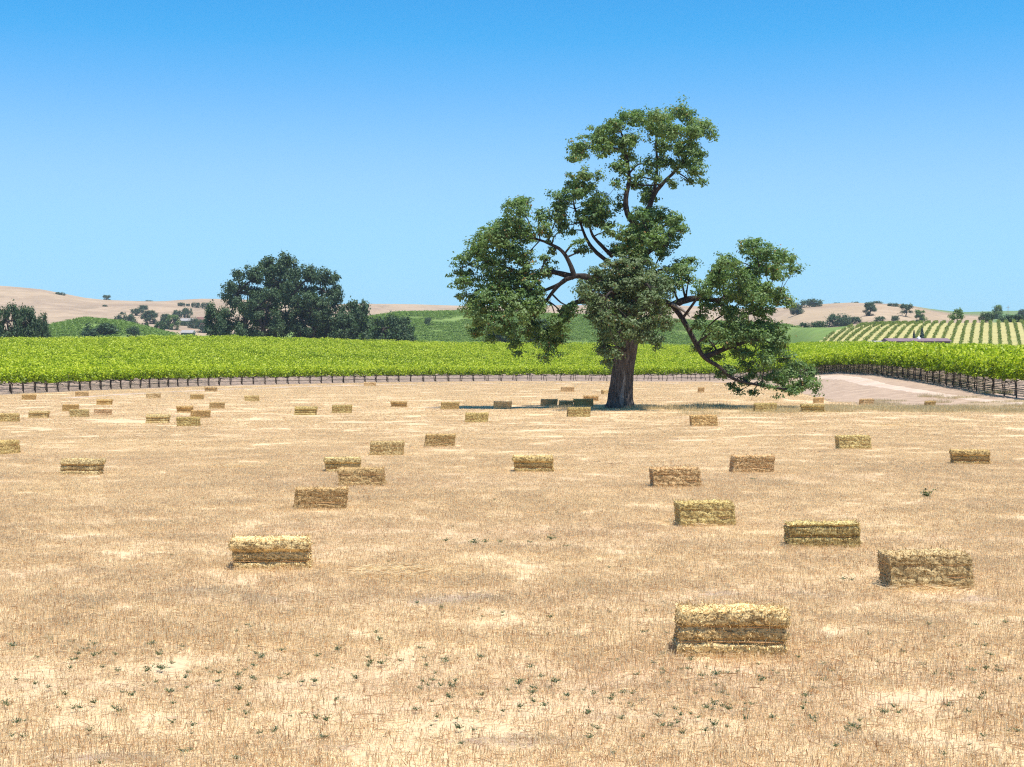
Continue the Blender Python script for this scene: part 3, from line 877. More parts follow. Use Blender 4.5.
# ------------------------------------------------------------------ the great oak
OX, OY = flat(620.5, 408.5)
OD = OY
orng = np.random.default_rng(21)
oak = empty('oak_tree', (OX, OY, gz(OX, OY)))
tag(oak, 'large spreading valley oak with drooping right limb standing alone in the stubble field', 'tree')
O0 = np.array([OX, OY, gz(OX, OY)])

def opx(px, py, dep=0.0):
    return np.array(at(px, py, OD + dep)) - O0

# trunk with ridged, flared foot
tp = [(620.5, 411, 0), (620.7, 404, 0), (621.5, 392, 0), (623, 375, 0), (626, 352, -.1), (629, 333, -.2), (631, 316, -.2), (633, 300, 0)]
tr = [1.10, .92, .80, .75, .71, .69, .68, .62]
V, Fc, P_, R_ = tube([opx(*p) for p in tp], tr, 28, 5)
for i in range(len(P_)):
    for k in range(28):
        an = 2 * math.pi * k / 28; j = i * 28 + k
        hgt = i / len(P_)
        rid = .10 * math.sin(an * 5 + hgt * 2.2) + .06 * math.sin(an * 9 + 1.3 + hgt * 5) + .07 * (mnoise.noise(Vector((math.cos(an) * 2, math.sin(an) * 2, hgt * 9)))) 
        rid *= (1.0 + 1.1 * max(0, 1 - hgt * 5))
        V[j] = P_[i] + (V[j] - P_[i]) * (1 + rid)
TP, TR = P_[4:].copy(), R_[4:] * .4
link('trunk', mesh_np('oak_trunk', V, Fc, True), M['trunkbark'], oak)
# pale scar running down the front of the trunk
Vs, Fs = [], []
ns = 22
for i in range(ns):
    t = i / (ns - 1)
    px_c = 622.5 + 2.5 * math.sin(t * 5) * (1 - t) - 1.5 * t; py_c = 368 + 38 * t
    w = (.06 + .13 * t) * (1 - max(0, t - .9) * 6) * (.4 + .6 * min(1, t * 4))
    c = opx(px_c, py_c, 0)
    # push onto the bark surface: trunk radius at this height
    zc = c[2]; ii = int(np.argmin(np.abs(P_[:, 2] - zc)))
    ring = V[ii*28:(ii+1)*28]
    for k in range(5):
        u = (k - 2) / 2 * w + c[0]
        front = ring[np.argsort(np.abs(ring[:, 0] - u) + (ring[:, 1] > P_[ii, 1]) * 9)[:2]]
        Vs.append([u, front[:, 1].mean() - .045 + .03 * abs(k - 2) / 2, zc])
Fs = [[i*5+k, i*5+k+1, (i+1)*5+k+1, (i+1)*5+k] for i in range(ns-1) for k in range(4)]
sc = link('bark_scar', mesh_np('oak_scar', Vs, Fs, True), M['scar'], oak)
sm = sc.modifiers.new('thick', 'SOLIDIFY'); sm.thickness = .09; sm.offset = 1
tag(sc, 'pale bare scar down the front of the trunk')

# limbs: (px, py, depth m) ..., radii at both ends
LIMBS = [
 ([(631, 320, -.2), (618, 300, -.9), (604, 286, -1.4), (588, 277.5, -1.7), (573, 276.5, -1.4), (560, 284, -1.2), (549, 297, -.6), (540, 310, .4), (530, 325, 1.2)], .40, .07),
 ([(574, 276, -1.4), (570, 264, -1.5), (562, 251, -1.4), (548, 243, -1.0), (532, 238, 0), (515, 235, 1.0)], .22, .06),
 ([(573, 277, -1.4), (552, 272, 0), (530, 275, 1.4), (508, 268, 2.4), (488, 262, 3.0)], .25, .06),
 ([(560, 284, -1.2), (540, 292, 0), (518, 296, 1.2), (495, 300, 2.2)], .16, .05),
 ([(629, 325, -.2), (610, 308, .4), (588, 301, .8), (570, 305, 1.2), (558, 318, 1.4), (553, 338, 1.6), (549, 350, 1.7)], .36, .06),
 ([(633, 300, 0), (622, 275, .4), (608, 262, .5), (594, 250, .3), (586, 238, .2), (580, 222, .2), (574, 205, .2), (574, 190, .3)], .25, .05),
 ([(612, 256, .4), (600, 244, -.6), (592, 234, -1.0), (590, 220, -1.2), (598, 206, -1.2)], .18, .05),
 ([(633, 302, 0), (637, 280, .1), (639, 258, .1), (640, 238, 0), (637, 226, 0), (630, 218, -.2), (626, 208, -.3), (626, 196, -.3), (629, 182, -.2), (628, 165, -.1), (625, 148, 0), (622, 135, 0), (618, 125, 0)], .46, .05),
 ([(640, 238, 0), (644, 222, .2), (650, 205, .3), (655, 193, .3), (664, 182, .2), (675, 171, .1), (686, 156, 0), (690, 140, 0), (694, 125, 0)], .28, .05),
 ([(652, 200, .3), (656, 180, .6), (657, 160, .8), (656, 140, .8), (660, 120, .7)], .17, .05),
 ([(626, 150, 0), (612, 148, -.2), (598, 146, -.3), (584, 150, -.3)], .12, .04),
 ([(639, 250, .1), (650, 236, 1.0), (664, 226, 1.6), (676, 224, 1.8)], .2, .05),
 ([(639, 262, .1), (650, 252, -1.2), (660, 246, -1.8), (668, 246, -2)], .18, .05),
 ([(634, 315, -.1), (648, 306, -.4), (662, 302, -.8), (674, 307, -1.2), (685, 323, -1.8), (694, 340, -2.2), (704, 357, -2.5), (718, 366, -2.6), (732, 378, -2.6), (748, 383, -2.5), (766, 386, -2.4), (786, 389, -2.2), (802, 386, -2)], .31, .06),
 ([(672, 305, -1.1), (686, 300, -.6), (700, 298, 0), (716, 300, .5), (732, 296, .9), (746, 286, 1.2), (756, 272, 1.3), (764, 258, 1.3), (772, 252, 1.3)], .30, .05),
 ([(704, 357, -2.5), (722, 350, -1.6), (742, 343, -1.0), (760, 340, -.6), (776, 345, -.4)], .24, .05),
 ([(716, 300, .5), (730, 310, 1.6), (748, 314, 2.6), (768, 310, 3.2)], .2, .05),
 ([(732, 296, .9), (750, 292, -.6), (768, 290, -1.4), (780, 292, -1.8)], .16, .05),
 ([(632, 312, -.4), (622, 300, -2.6), (612, 292, -4.2), (606, 296, -5.6)], .28, .05),
 ([(634, 306, -.4), (640, 292, -2.8), (646, 284, -4.6), (650, 288, -5.8)], .26, .05),
 ([(636, 300, .4), (646, 288, 3.0), (656, 286, 5.0), (662, 290, 6.2)], .26, .05),
 ([(630, 300, .4), (616, 284, 3.0), (600, 282, 4.8), (590, 290, 6.0)], .26, .05),
]
limb_pts, limb_r = [], []
for pts, r0, r1 in LIMBS:
    W_ = [opx(*p) for p in pts]
    n = len(W_); tt = np.linspace(0, 1, n)
    rr = r1 + (r0 - r1) * (1 - tt) ** 1.15
    rr = rr * .82
    V, Fc, P_, R_ = tube(W_, rr, 10, 4, .12, orng)
    P2 = P_.copy()
    link('limb', mesh_np('oak_limb', V, Fc, True), M['bark'], oak)
    limb_pts.append(P2); limb_r.append(R_)
limb_pts.append(TP); limb_r.append(TR)
LP = np.vstack(limb_pts); LR = np.concatenate(limb_r)
# broken pale stub on the right limb
V, Fc, _, _ = tube([opx(672, 304, -1.5), opx(684, 311, -1.9), opx(690, 317, -2.1)], [.13, .10, .03], 7, 3, .1, orng)
link('broken_stub', mesh_np('oak_stub', V, Fc, True), M['scar'], oak)

# leaf clumps (px, py, rx, ry), gathered by the part of the crown they belong to
CROWN = {
'top': "582 148 12 11,575 158 6 8,604 137 16 13,613 123 12 9,633 117 16 8,657 114 18 8,682 110 14 7,700 123 14 9,711 128 5 6,671 128 18 11,655 125 14 9,691 134 14 8,624 145 12 12,604 150 14 6,631 138 9 9,622 172 7 10,615 167 5 8,626 158 8 9,662 147 10 10,684 147 14 10,697 154 8 8,682 161 14 9,697 172 8 11,702 180 4 4,649 165 9 9,664 161 10 9,657 179 6 6,675 185 6 4,646 192 8 8,635 185 7 7,620 205 4 9,648 197 9 7,636 112 9 6,596 140 8 8,640 176 5 6,690 182 6 4,618 186 4 5",
'upper_left': "580 176 14 8,580 188 16 10,573 195 10 8,595 174 7 4,595 203 16 12,589 216 18 10,606 214 8 13,564 206 8 12,564 223 7 10,571 232 4 5,609 230 8 8,600 223 10 8,582 250 9 6,557 200 6 10,559 215 10 9,561 229 5 7,542 215 9 8,545 227 8 9,579 241 5 5,549 238 5 6",
'centre': "655 216 18 10,675 223 12 9,682 229 5 6,649 230 20 11,629 234 14 10,626 247 18 10,655 243 14 9,666 246 9 8,640 214 9 9,662 254 5 6,672 236 9 8,659 250 9 7,636 252 14 10,617 252 9 8,645 258 10 7",
'left': "518 207 14 11,522 200 9 5,512 223 16 10,495 233 14 8,485 238 10 6,524 231 9 10,497 225 3 4,500 236 22 14,482 249 14 12,466 256 10 7,461 270 9 8,461 283 8 8,460 296 5 4,471 277 8 12,490 264 16 14,510 251 14 14,526 236 8 12,523 259 12 9,503 280 20 16,529 275 17 11,547 270 11 7,547 259 7 4,555 251 5 4,487 298 20 16,510 301 18 16,529 290 16 12,479 316 14 16,476 332 9 9,500 322 17 13,521 309 18 12,516 343 8 9,531 328 11 12,547 333 8 12,547 349 8 8,557 322 8 13,560 342 4 6,566 311 9 7,539 306 12 10,513 331 7 8,470 300 8 9,490 338 6 5,519 354 4 4,543 358 4 4,564 317 7 9,557 331 8 9,552 342 7 7,571 307 8 6,540 340 6 7",
'middle': "620 270 22 14,597 277 10 12,630 283 26 14,586 296 9 9,607 298 24 16,628 306 20 14,594 311 12 10,610 317 14 10,607 332 10 13,622 324 14 12,606 348 9 12,609 361 6 9,622 341 11 8,633 324 11 13,586 285 9 8,636 264 20 12,654 280 18 17,641 288 18 16,664 288 10 12,659 309 13 13,646 324 13 13,632 332 9 11,654 342 7 9,667 322 6 8,643 337 9 8,650 300 14 12,612 283 16 10,601 322 9 8,616 352 6 6",
'right_high': "680 270 13 12,690 262 7 6,677 283 8 10,688 280 6 5,703 290 10 10,719 272 12 10,727 262 13 8,716 283 15 12,737 277 17 14,755 249 14 10,748 246 10 6,766 254 14 8,784 259 12 10,792 270 8 7,774 270 13 8,755 268 13 9,776 277 8 4,740 296 20 14,763 293 16 12,776 296 12 9,787 303 7 8,761 309 14 10,732 311 15 8,709 306 9 11,700 316 8 8,750 284 12 8",
'right_low': "698 324 8 9,716 330 14 10,740 327 18 10,766 327 20 10,782 337 10 10,755 337 18 9,774 350 14 10,766 361 10 9,748 366 11 7,729 369 7 7,717 356 8 6,745 353 13 6,789 371 14 8,808 374 9 8,813 384 8 8,797 386 13 7,774 376 10 6,753 376 7 4,732 387 4 4,753 391 5 4,792 392 6 4,800 364 7 5,728 342 9 6,786 357 8 7,738 392 3 3,782 380 8 6,697 346 5 5,709 350 7 5,722 374 6 4,741 382 6 4,765 384 8 4,780 388 6 4,706 338 6 5",
}
def clump_leaves(c, r, n, rng, leaf, cluster):
    """leaves in small tufts spread through an ellipsoid: uneven outline, gaps between the tufts"""
    m = max(4, int(n / cluster))
    d = unit(rng.normal(size=(m, 3))) * (rng.uniform(.10, 1.0, m) ** .5 * rng.uniform(.75, 1.22, m))[:, None]
    tuft = c + d * r
    sp = rng.uniform(0, 1, m) < .16                    # loose sprays reaching out of the mass
    tuft[sp] += unit(rng.normal(size=(sp.sum(), 3)) + d[sp]) * rng.uniform(.15, .55, sp.sum())[:, None]
    k = rng.integers(0, m, n)
    sig = (.11 + .12 * rng.random(m))[k][:, None]
    pos = tuft[k] + rng.normal(size=(n, 3)) * sig * np.array([1, 1, .55])
    nr = unit(unit((pos - c) / r) * .55 + unit(pos - tuft[k]) * .5 + np.array([0, 0, .55]) + rng.normal(size=(n, 3)) * .45)
    sz = leaf * rng.uniform(.65, 1.35, n)
    tb = rng.uniform(-.10, .10, m)
    return pos, nr, sz, tb[k]

twig_parts = []
for region, txt in CROWN.items():
    Cs, Ns, Ss, Ts = [], [], [], []
    for item in txt.split(','):
        a, b_, rx, ry = [float(v) for v in item.split()]
        dmax = {'top': 2.6, 'upper_left': 2.6, 'centre': 4.0, 'left': 5.0, 'middle': 6.0, 'right_high': 4.0, 'right_low': 3.2}[region]
        reps = [orng.uniform(-1, 1) * dmax]
        if region == 'left': reps = [orng.uniform(-2.5, 1.4)]
        if region == 'upper_left': reps = [orng.uniform(-2.8, -.6)]
        if region == 'middle': reps = [orng.uniform(-6.2, -3.0), orng.uniform(3.0, 6.2)]
        elif rx >= 12 and region != 'upper_left' or rx >= 15: reps = [orng.uniform(-2.8, -.6), orng.uniform(-.2, 1.8)] if region == 'left' else [orng.uniform(-1, -.1) * dmax, orng.uniform(.1, 1) * dmax]
        for dep in reps:
            s = (OD + dep) / FPX
            c = opx(a + orng.uniform(-1, 1), b_ + orng.uniform(-1, 1) + (2.5 if region == 'top' and b_ < 130 else 0), dep)
            r = np.array([rx * s, (rx + ry) * .5 * s, ry * s]) * .92
            area = rx * ry * s * s * math.pi
            n = int(max(90, 435 * area ** .9 * (.72 if len(reps) > 1 else 1.0)))
            pos, nr, sz, tb = clump_leaves(c, r, n, orng, .18, 30)
            Cs.append(pos); Ns.append(nr); Ss.append(sz)
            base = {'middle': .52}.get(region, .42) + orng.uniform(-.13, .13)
            t = np.clip(base + tb + orng.normal(0, .09, n), 0, .78)
            odd = orng.uniform(0, 1, n) < (.05 if orng.random() < .25 else .006)
            Ts.append(np.where(odd, .97, t))
            # twig from the nearest limb into the clump
            dd = np.linalg.norm(LP - c, axis=1) + np.maximum(0, LP[:, 2] - c[2] + .2) * .15
            j = int(np.argmin(dd)); p0 = LP[j]
            mid = (p0 + c) / 2 + orng.normal(0, .15, 3) * np.linalg.norm(c - p0) * .5 + np.array([0, 0, .04 * np.linalg.norm(c - p0)])
            r0 = min(LR[j] * .6, .055 + .02 * np.linalg.norm(c - p0))
            tv, tf, _, _ = tube([p0, mid, c, c + (c - mid) * .35], [r0, r0 * .75, r0 * .45, .012], 5, 3)
            twig_parts.append((tv, tf))
            for q in range(3):
                e = c + unit(orng.normal(size=3)) * r * .85
                tv, tf, _, _ = tube([c + (mid - c) * .3, (c + e) / 2 + orng.normal(0, .05, 3), e], [r0 * .45, r0 * .3, .01], 4, 2)
                twig_parts.append((tv, tf))
    C_ = np.vstack(Cs); N_ = np.vstack(Ns); S_ = np.concatenate(Ss); T_ = np.concatenate(Ts)
    V, Fc = leaf_arrays(C_, N_, S_, orng, .62)
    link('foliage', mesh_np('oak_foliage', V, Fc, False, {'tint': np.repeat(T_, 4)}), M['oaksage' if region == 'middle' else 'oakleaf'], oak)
V, Fc = join_arrays(twig_parts)
o = link('twig_mass', mesh_np('oak_twigs', V, Fc, True), M['bark'], oak); o['kind'] = 'stuff'
# ------------------------------------------------------------------ vineyard
vrng = np.random.default_rng(5)
def vine_canopy(seed, L=2.9, n=420, leaf=.22):
    r = np.random.default_rng(seed)
    m = 30
    tu = np.stack([r.uniform(-L/2, L/2, m), r.normal(0, .22, m), r.uniform(1.15, 2.0, m)], 1)
    k = r.integers(0, m, n)
    pos = tu[k] + r.normal(size=(n, 3)) * np.array([.20, .17, .16])
    sh = r.uniform(0, 1, n) < .15                                   # upright shoots
    pos[sh, 2] = r.uniform(1.9, 2.6, sh.sum())
    pos[:, 2] = np.maximum(pos[:, 2], 1.05 + r.uniform(0, .15, n))
    nr = unit(np.array([0, 0, .75]) + np.stack([r.normal(0, .5, n), np.sign(pos[:, 1]) * .45 + r.normal(0, .45, n), r.normal(0, .4, n)], 1))
    V, Fc = leaf_arrays(pos, nr, leaf * r.uniform(.7, 1.3, n), r, .9, .12)
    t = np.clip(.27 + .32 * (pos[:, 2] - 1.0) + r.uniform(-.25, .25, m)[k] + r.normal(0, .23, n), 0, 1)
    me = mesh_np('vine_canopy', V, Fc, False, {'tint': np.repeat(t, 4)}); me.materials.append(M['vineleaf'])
    return me
CAN = [vine_canopy(s) for s in range(6)]
def vine_trunk(seed):
    r = np.random.default_rng(seed)
    pts = [(0, 0, -.1), (r.normal(0, .05), r.normal(0, .04), .3), (r.normal(0, .07), r.normal(0, .04), .65), (r.normal(0, .05), 0, .95)]
    A = tube(pts, [.06, .045, .04, .045], 6, 2, .12, r)[:2]
    arms = [tube([pts[-1], (s * .4, 0, 1.03), (s * 1.2, r.normal(0, .03), 1.02)], [.045, .035, .02], 5, 2)[:2] for s in (-1, 1)]
    V, Fc = join_arrays([A] + arms)
    me = mesh_np('vine_trunk', V, Fc, True); me.materials.append(M['vinebark']); return me
TRK = [vine_trunk(s + 40) for s in range(5)]
V, Fc = box_arrays((0.12, 0.02, .85), (.03, .03, 2.0)); STK = mesh_np('vine_stake', V, Fc); STK.materials.append(M['stake'])

# rows run along the contour of the slope, evenly spaced between the front edge and the crest
pxs = np.linspace(-330, 1330, 900)
fd = tab(pxs, FRONT_D); cd = tab(pxs, CREST_D)
NROW = 46
def row_curve(i):
    t = i / NROW
    d = fd + (cd - fd) * t
    u = (pxs - CX) / FPX
    X = u * d; Y = d
    # smooth the corners of the edge
    k = np.ones(41) / 41
    Xs = np.convolve(np.pad(X, 20, 'edge'), k, 'valid'); Ys = np.convolve(np.pad(Y, 20, 'edge'), k, 'valid')
    return Xs, Ys
def row_points(i, sp, jit=.15):
    X, Y = row_curve(i)
    s = np.concatenate([[0], np.cumsum(np.hypot(np.diff(X), np.diff(Y)))])
    q = np.arange(0, s[-1], sp)
    x = np.interp(q, s, X); y = np.interp(q, s, Y)
    tx = np.interp(q + .5, s, X) - np.interp(q - .5, s, X); ty = np.interp(q + .5, s, Y) - np.interp(q - .5, s, Y)
    return x, y, np.arctan2(ty, tx)
ROWN = ['front', 'second', 'third']
count = 0
rest = []
for i in range(NROW + 8):
    x, y, an = row_points(i, 2.5)
    px_ = px_of(x, y)
    if i < 3:
        for j in range(len(x)):
            if -14 < px_[j] < 1038 and count < 300:
                z = gz(x[j], y[j])
                root = empty('grapevine', (x[j], y[j], z), an[j] + vrng.normal(0, .06) + (math.pi if vrng.random() < .5 else 0))
                s = vrng.uniform(.92, 1.08); root.scale = (s, s, vrng.uniform(.92, 1.1) * (1 + .16 * float(smooth01(px_[j], 820, 930))))
                tag(root, ['grapevine in the front row of the vineyard, dark trunk and stake showing',
                           'leafy grapevine in the second row, just behind the front row of the vineyard',
                           'leafy grapevine in the third row back from the vineyard edge'][i], 'grapevine', 'grapevines in the %s row' % ROWN[i])
                link('trunk', TRK[vrng.integers(0, 5)], None, root).rotation_euler = (0, vrng.normal(0, .13), 0)
                if vrng.random() < .55: link('stake', STK, None, root)
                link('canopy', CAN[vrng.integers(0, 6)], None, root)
                count += 1
            elif abs(px_[j] - 512) < 850: rest.append((x[j], y[j], an[j]))
    else:
        for j in range(len(x)):
            if abs(px_[j] - 512) < 700: rest.append((x[j], y[j], an[j]))
rest = np.array(rest)
tmpc = bpy.data.collections.new('vine_src')
for me in CAN: link('vine_plant', me, None, coll=tmpc)
n = len(rest)
scatter('vineyard_rows', np.stack([rest[:, 0] + vrng.normal(0, .1, n), rest[:, 1] + vrng.normal(0, .1, n), ground_z(rest[:, 0], rest[:, 1]) + vrng.normal(0, .05, n)], 1),
        rest[:, 2] + vrng.normal(0, .05, n), vrng.uniform(.92, 1.12, n), vrng.integers(0, 6, n), tmpc,
        'bright green vine rows covering the slope behind the front rows', 'vines', vrng.uniform(.78, 1.18, n) * (1 + .16 * smooth01(px_of(rest[:, 0], rest[:, 1]), 820, 930) * (1 - smooth01(rest[:, 1], 150, 230))),
        {'shift': (vnoise(rest[:, 0], rest[:, 1] * 2.5, 22, 51) - .5) * .42 + vrng.normal(0, .08, n)})
# black drip hoses strung along the front rows
for i in range(2):
    x, y, an = row_points(i, 2.5)
    px_ = px_of(x, y); k = (px_ > -60) & (px_ < 1080)
    x, y = x[k], y[k]; z = ground_z(x, y)
    for h_, nm, lab in ((.45, 'drip_hose', 'black drip hose'), (.98, 'trellis_wire', 'dark trellis wire')):
        V, Fc, _, _ = tube(np.stack([x, y, z + h_], 1), np.full(len(x), .018 if nm == 'drip_hose' else .012), 4, 1)
        o = link(nm, mesh_np(nm, V, Fc, True), M['hose'])
        tag(o, '%s strung between the vine trunks of the %s row' % (lab, ROWN[i]), 'hose' if nm == 'drip_hose' else 'wire')

# pale striped vineyard on the right: separate rows climbing the slope away from us
dirx, diry = math.sin(R(18.6)), math.cos(R(18.6))
nrow = 0
hill_rows = []
for k in range(-2, 44):
    bx = 78 + k * 2.95; by = 425.0
    pts = []
    for s in np.arange(-12, 170, 1.0):
        x_ = bx + dirx * s; y_ = by + diry * s
        p_ = float(px_of(np.array([x_]), np.array([y_]))[0]); q_ = y_
        border = 793 + 80 * min(1, max(0, (q_ - 410) / 150))
        top = 556
        if p_ > border + 2 and p_ < 1075 and 410 < q_ < top and not (493 < q_ < 500 and p_ < 985): pts.append((x_, y_))
    if len(pts) > 12: hill_rows.append(np.array(pts))
for pts in hill_rows:
    r = vrng
    m = len(pts) * 11
    k = r.integers(0, len(pts), m)
    base = pts[k] + r.normal(0, .21, (m, 2)) + np.stack([r.uniform(-.5, .5, m) * dirx, r.uniform(-.5, .5, m) * diry], 1)
    zz = ground_z(base[:, 0], base[:, 1])
    pos = np.stack([base[:, 0], base[:, 1], zz + r.uniform(.1, 1.05, m)], 1)
    nr = unit(np.array([0, 0, .8]) + r.normal(0, .6, (m, 3)))
    o0 = np.array([pts[0, 0], pts[0, 1], gz(*pts[0])])
    V, Fc = leaf_arrays(pos - o0, nr, r.uniform(.3, .55, m), r, .8, .15)
    root = empty('vine_row', tuple(o0))
    tag(root, 'olive green vine row climbing the pale striped hillside at right', 'vine row', 'vine rows on the striped hillside')
    link('canopy', mesh_np('vine_row_canopy', V, Fc, False, {'tint': np.repeat(r.uniform(0, .8, m), 4)}), M['stripeleaf'], root)
    tk = []
    for p in pts[::4]:
        tk.append(box_arrays((p[0] - o0[0], p[1] - o0[1], gz(*p) - o0[2] + .4), (.09, .09, .9)))
    V, Fc = join_arrays(tk)
    t_ = link('trunk_line', mesh_np('vine_row_trunks', V, Fc), M['vinebark'], root); t_['kind'] = 'stuff'
# faint green vine cover on the two nearer hills
gx, gy = [], []
for px0, px1, d0, d1, dpx in ((20, 175, 560, 700, 1.0), (330, 815, 640, 800, 1.0)):
    for d in np.arange(d0, d1 + 6, 3.4):
        u0, u1 = (px0 - CX)/FPX*d, (px1 - CX)/FPX*d
        xs_ = np.arange(u0, u1, 3.0); gx.append(xs_); gy.append(np.full(len(xs_), d))
gx = np.concatenate(gx); gy = np.concatenate(gy)
pp = px_of(gx, gy); kk = ~((pp > 780) & (gy < 640)) & (vnoise(gx, gy, 14, 9) > .22)
gx, gy = gx[kk] + vrng.normal(0, .3, kk.sum()), gy[kk] + vrng.normal(0, .3, kk.sum())
def ground_tuft(seed):
    r = np.random.default_rng(seed); n_ = 60
    pos = r.normal(size=(n_, 3)) * np.array([1.2, .5, .25]) + np.array([0, 0, .7])
    V, Fc = leaf_arrays(pos, unit(np.array([0, 0, .9]) + r.normal(0, .5, (n_, 3))), r.uniform(.4, .8, n_), r, .8)
    me = mesh_np('far_vine', V, Fc, False, {'tint': np.repeat(r.uniform(0, .75, n_), 4)}); me.materials.append(M['farvine']); return me
M['farvine'] = leaf_mat('far_vine_leaf', [(0.11, 0.18, 0.04), (0.16, 0.24, 0.055), (0.20, 0.29, 0.07), (0.26, 0.33, 0.10)], .35, .5)
tmpf = bpy.data.collections.new('far_vine_src')
for s in range(3): link('far_vine', ground_tuft(s), None, coll=tmpf)
n = len(gx)
scatter('far_vineyard', np.stack([gx, gy, ground_z(gx, gy)], 1), vrng.normal(0, .1, n), vrng.uniform(.8, 1.2, n), vrng.integers(0, 3, n), tmpf,
        'far green vineyard cover on the low hills behind the trees', 'vines')
# ------------------------------------------------------------------ trees beyond the vineyard
def tree_variant(seed, n_clump, n_leaf, leaf, low=.12, wide=1.0, asp=1.0, clump=.15):
    """unit tree: height 1, crown half-width .5"""
    r = np.random.default_rng(seed)
    Cs, Ns, Ss, Ts = [], [], [], []
    limbs = []
    top = .93
    trunk_top = .45
    tr_pts = [(0, 0, -.06), (r.normal(0, .01), r.normal(0, .01), .12), (r.normal(0, .02), r.normal(0, .02), .3), (r.normal(0, .04), r.normal(0, .04), trunk_top), (r.normal(0, .05), 0, .7)]
    limbs.append(tube(tr_pts, [.05, .04, .034, .026, .01], 7, 2)[:2])
    for i in range(n_clump):
        z = low + (top - low) * r.uniform(0, 1) ** .85
        prof = max(.12, 1 - ((z - .5) / .53) ** 2) ** .5 * 1.02
        rad = .40 * wide * prof * r.uniform(.25, 1) ** .5
        a = r.uniform(0, 2*math.pi)
        c = np.array([math.cos(a) * rad, math.sin(a) * rad, z])
        rr = np.array([clump, clump, clump * .75 / asp]) * r.uniform(.6, 1.35)
        c[2] = min(c[2], 1 - rr[2] * .8)
        m = max(3, n_leaf // n_clump // 14)
        d = unit(r.normal(size=(m, 3))) * (r.uniform(.1, 1, m) ** .45)[:, None]
        tuft = c + d * rr; k = r.integers(0, m, n_leaf // n_clump)
        nn = len(k)
        pos = tuft[k] + r.normal(size=(nn, 3)) * leaf * .75 * np.array([1, 1, 1 / asp])
        nr = unit(unit((pos - c) / rr) * .6 + np.array([0, 0, .5]) + r.normal(size=(nn, 3)) * .45)
        Cs.append(pos); Ns.append(nr); Ss.append(leaf * r.uniform(.6, 1.4, nn)); Ts.append(np.clip(.45 + r.uniform(-.2, .2) + r.normal(0, .15, nn), 0, 1))
        if i % 2 == 0:
            s = np.array(tr_pts[2 + i % 3 if z > .3 else 2]); 
            limbs.append(tube([s, (s + c) / 2 + np.array([0, 0, .03]), c], [.018, .012, .004], 5, 2)[:2])
    C_ = np.vstack(Cs) * np.array([1, 1, asp])
    V, Fc = leaf_arrays(C_, np.vstack(Ns), np.concatenate(Ss), r, .75, .15)
    crown = mesh_np('tree_crown', V, Fc, False, {'tint': np.repeat(np.concatenate(Ts), 4)})
    V, Fc = join_arrays(limbs); V = V * np.array([1, 1, asp])
    trunk = mesh_np('tree_trunk', V, Fc, True); trunk.materials.append(M['bark'])
    return trunk, crown, asp

BIG = [tree_variant(100 + s, 44, 12000, .034, .20, 1.0, 1.55, .13) for s in range(6)]
MID = [tree_variant(200 + s, 34, 6000, .050, .06, 1.0, 1.05) for s in range(4)]
SMALL = [tree_variant(300 + s, 18, 1100, .090, .08, 1.0, .9) for s in range(4)]
STEM = [tree_variant(400 + s, 20, 1300, .080, .34, .95, 1.0) for s in range(2)]
BUSH = [tree_variant(500 + s, 26, 1900, .065, .0, 1.1, .55) for s in range(3)]
KINDM = {}
def kind_mesh(v, mat):
    key = (v[1].name, mat)
    if key not in KINDM:
        me = v[1].copy(); me.materials.append(M[mat]); KINDM[key] = me
    return v[0], KINDM[key]

trng = random.Random(11)
def put_tree(px_, top, w, base, d, vset, mat, label, group, name='oak_tree', cat='tree'):
    """px of centre, py of top, px width, py of foot (None: stands on the ground at depth d)"""
    a, b_ = ray(px_, base if base else 362)
    if d > 478:                                  # out on the hills: the spot whose ground lies where the foot is seen
        dd = np.geomspace(480, 2400, 700)
        zz = ground_z(a * dd, dd)
        pg = 362 - (zz - CAM_H) / dd * FPX
        d = float(dd[np.argmin(np.abs(pg - base) + np.abs(dd - d) * .0012)])
    x, y = float(a * d), float(d); z = gz(x, y)
    ztop = zof(top, y)
    h = max(ztop - z, .8)
    wd = w / FPX * y
    root = empty(name, (x, y, z - .02 * h), trng.uniform(0, 6.28))
    vv = vset[trng.randrange(len(vset))]
    root.scale = (wd / .98, wd / .98, h / vv[2])
    trunk, crown = kind_mesh(vv, mat)
    link('trunk', trunk, None, root); link('crown', crown, None, root)
    tag(root, label, cat, group)
    return root

GV = 'trees of the dark grove behind the vineyard'
for a in [
 (244, 262, 52, 338, 455, 'left side tree of the dark grove, ragged outline with sky gaps'),
 (276, 249, 58, 338, 470, 'tallest tree of the dark grove behind the vineyard'),
 (300, 261, 46, 338, 450, 'tree in the middle of the dark grove, right of the tallest'),
 (326, 265, 46, 338, 462, 'broad round topped tree at the right end of the tall grove'),
 (262, 285, 50, 338, 440, 'lower dark tree in front of the tallest grove tree'),
 (312, 290, 50, 338, 442, 'lower dark tree in front of the right half of the grove'),
]: put_tree(a[0], a[1], a[2], a[3], a[4], BIG, 'darkleaf', a[5], GV)
for a in [
 (219, 303, 34, 337, 470, 'greyish low tree at the left foot of the grove'),
 (356, 301, 36, 339, 450, 'shorter tree just right of the tall grove'),
 (344, 313, 30, 339, 445, 'bushy low tree tucked under the right end of the grove'),
 (384, 314, 34, 340, 470, 'low dome shaped tree right of the grove, left one of two'),
 (403, 317, 28, 341, 475, 'low dome shaped tree right of the grove, right one of two'),
]: put_tree(a[0], a[1], a[2], a[3], a[4], MID, 'darkleaf', a[5], GV)
GL = 'trees at the far left behind the vineyard'
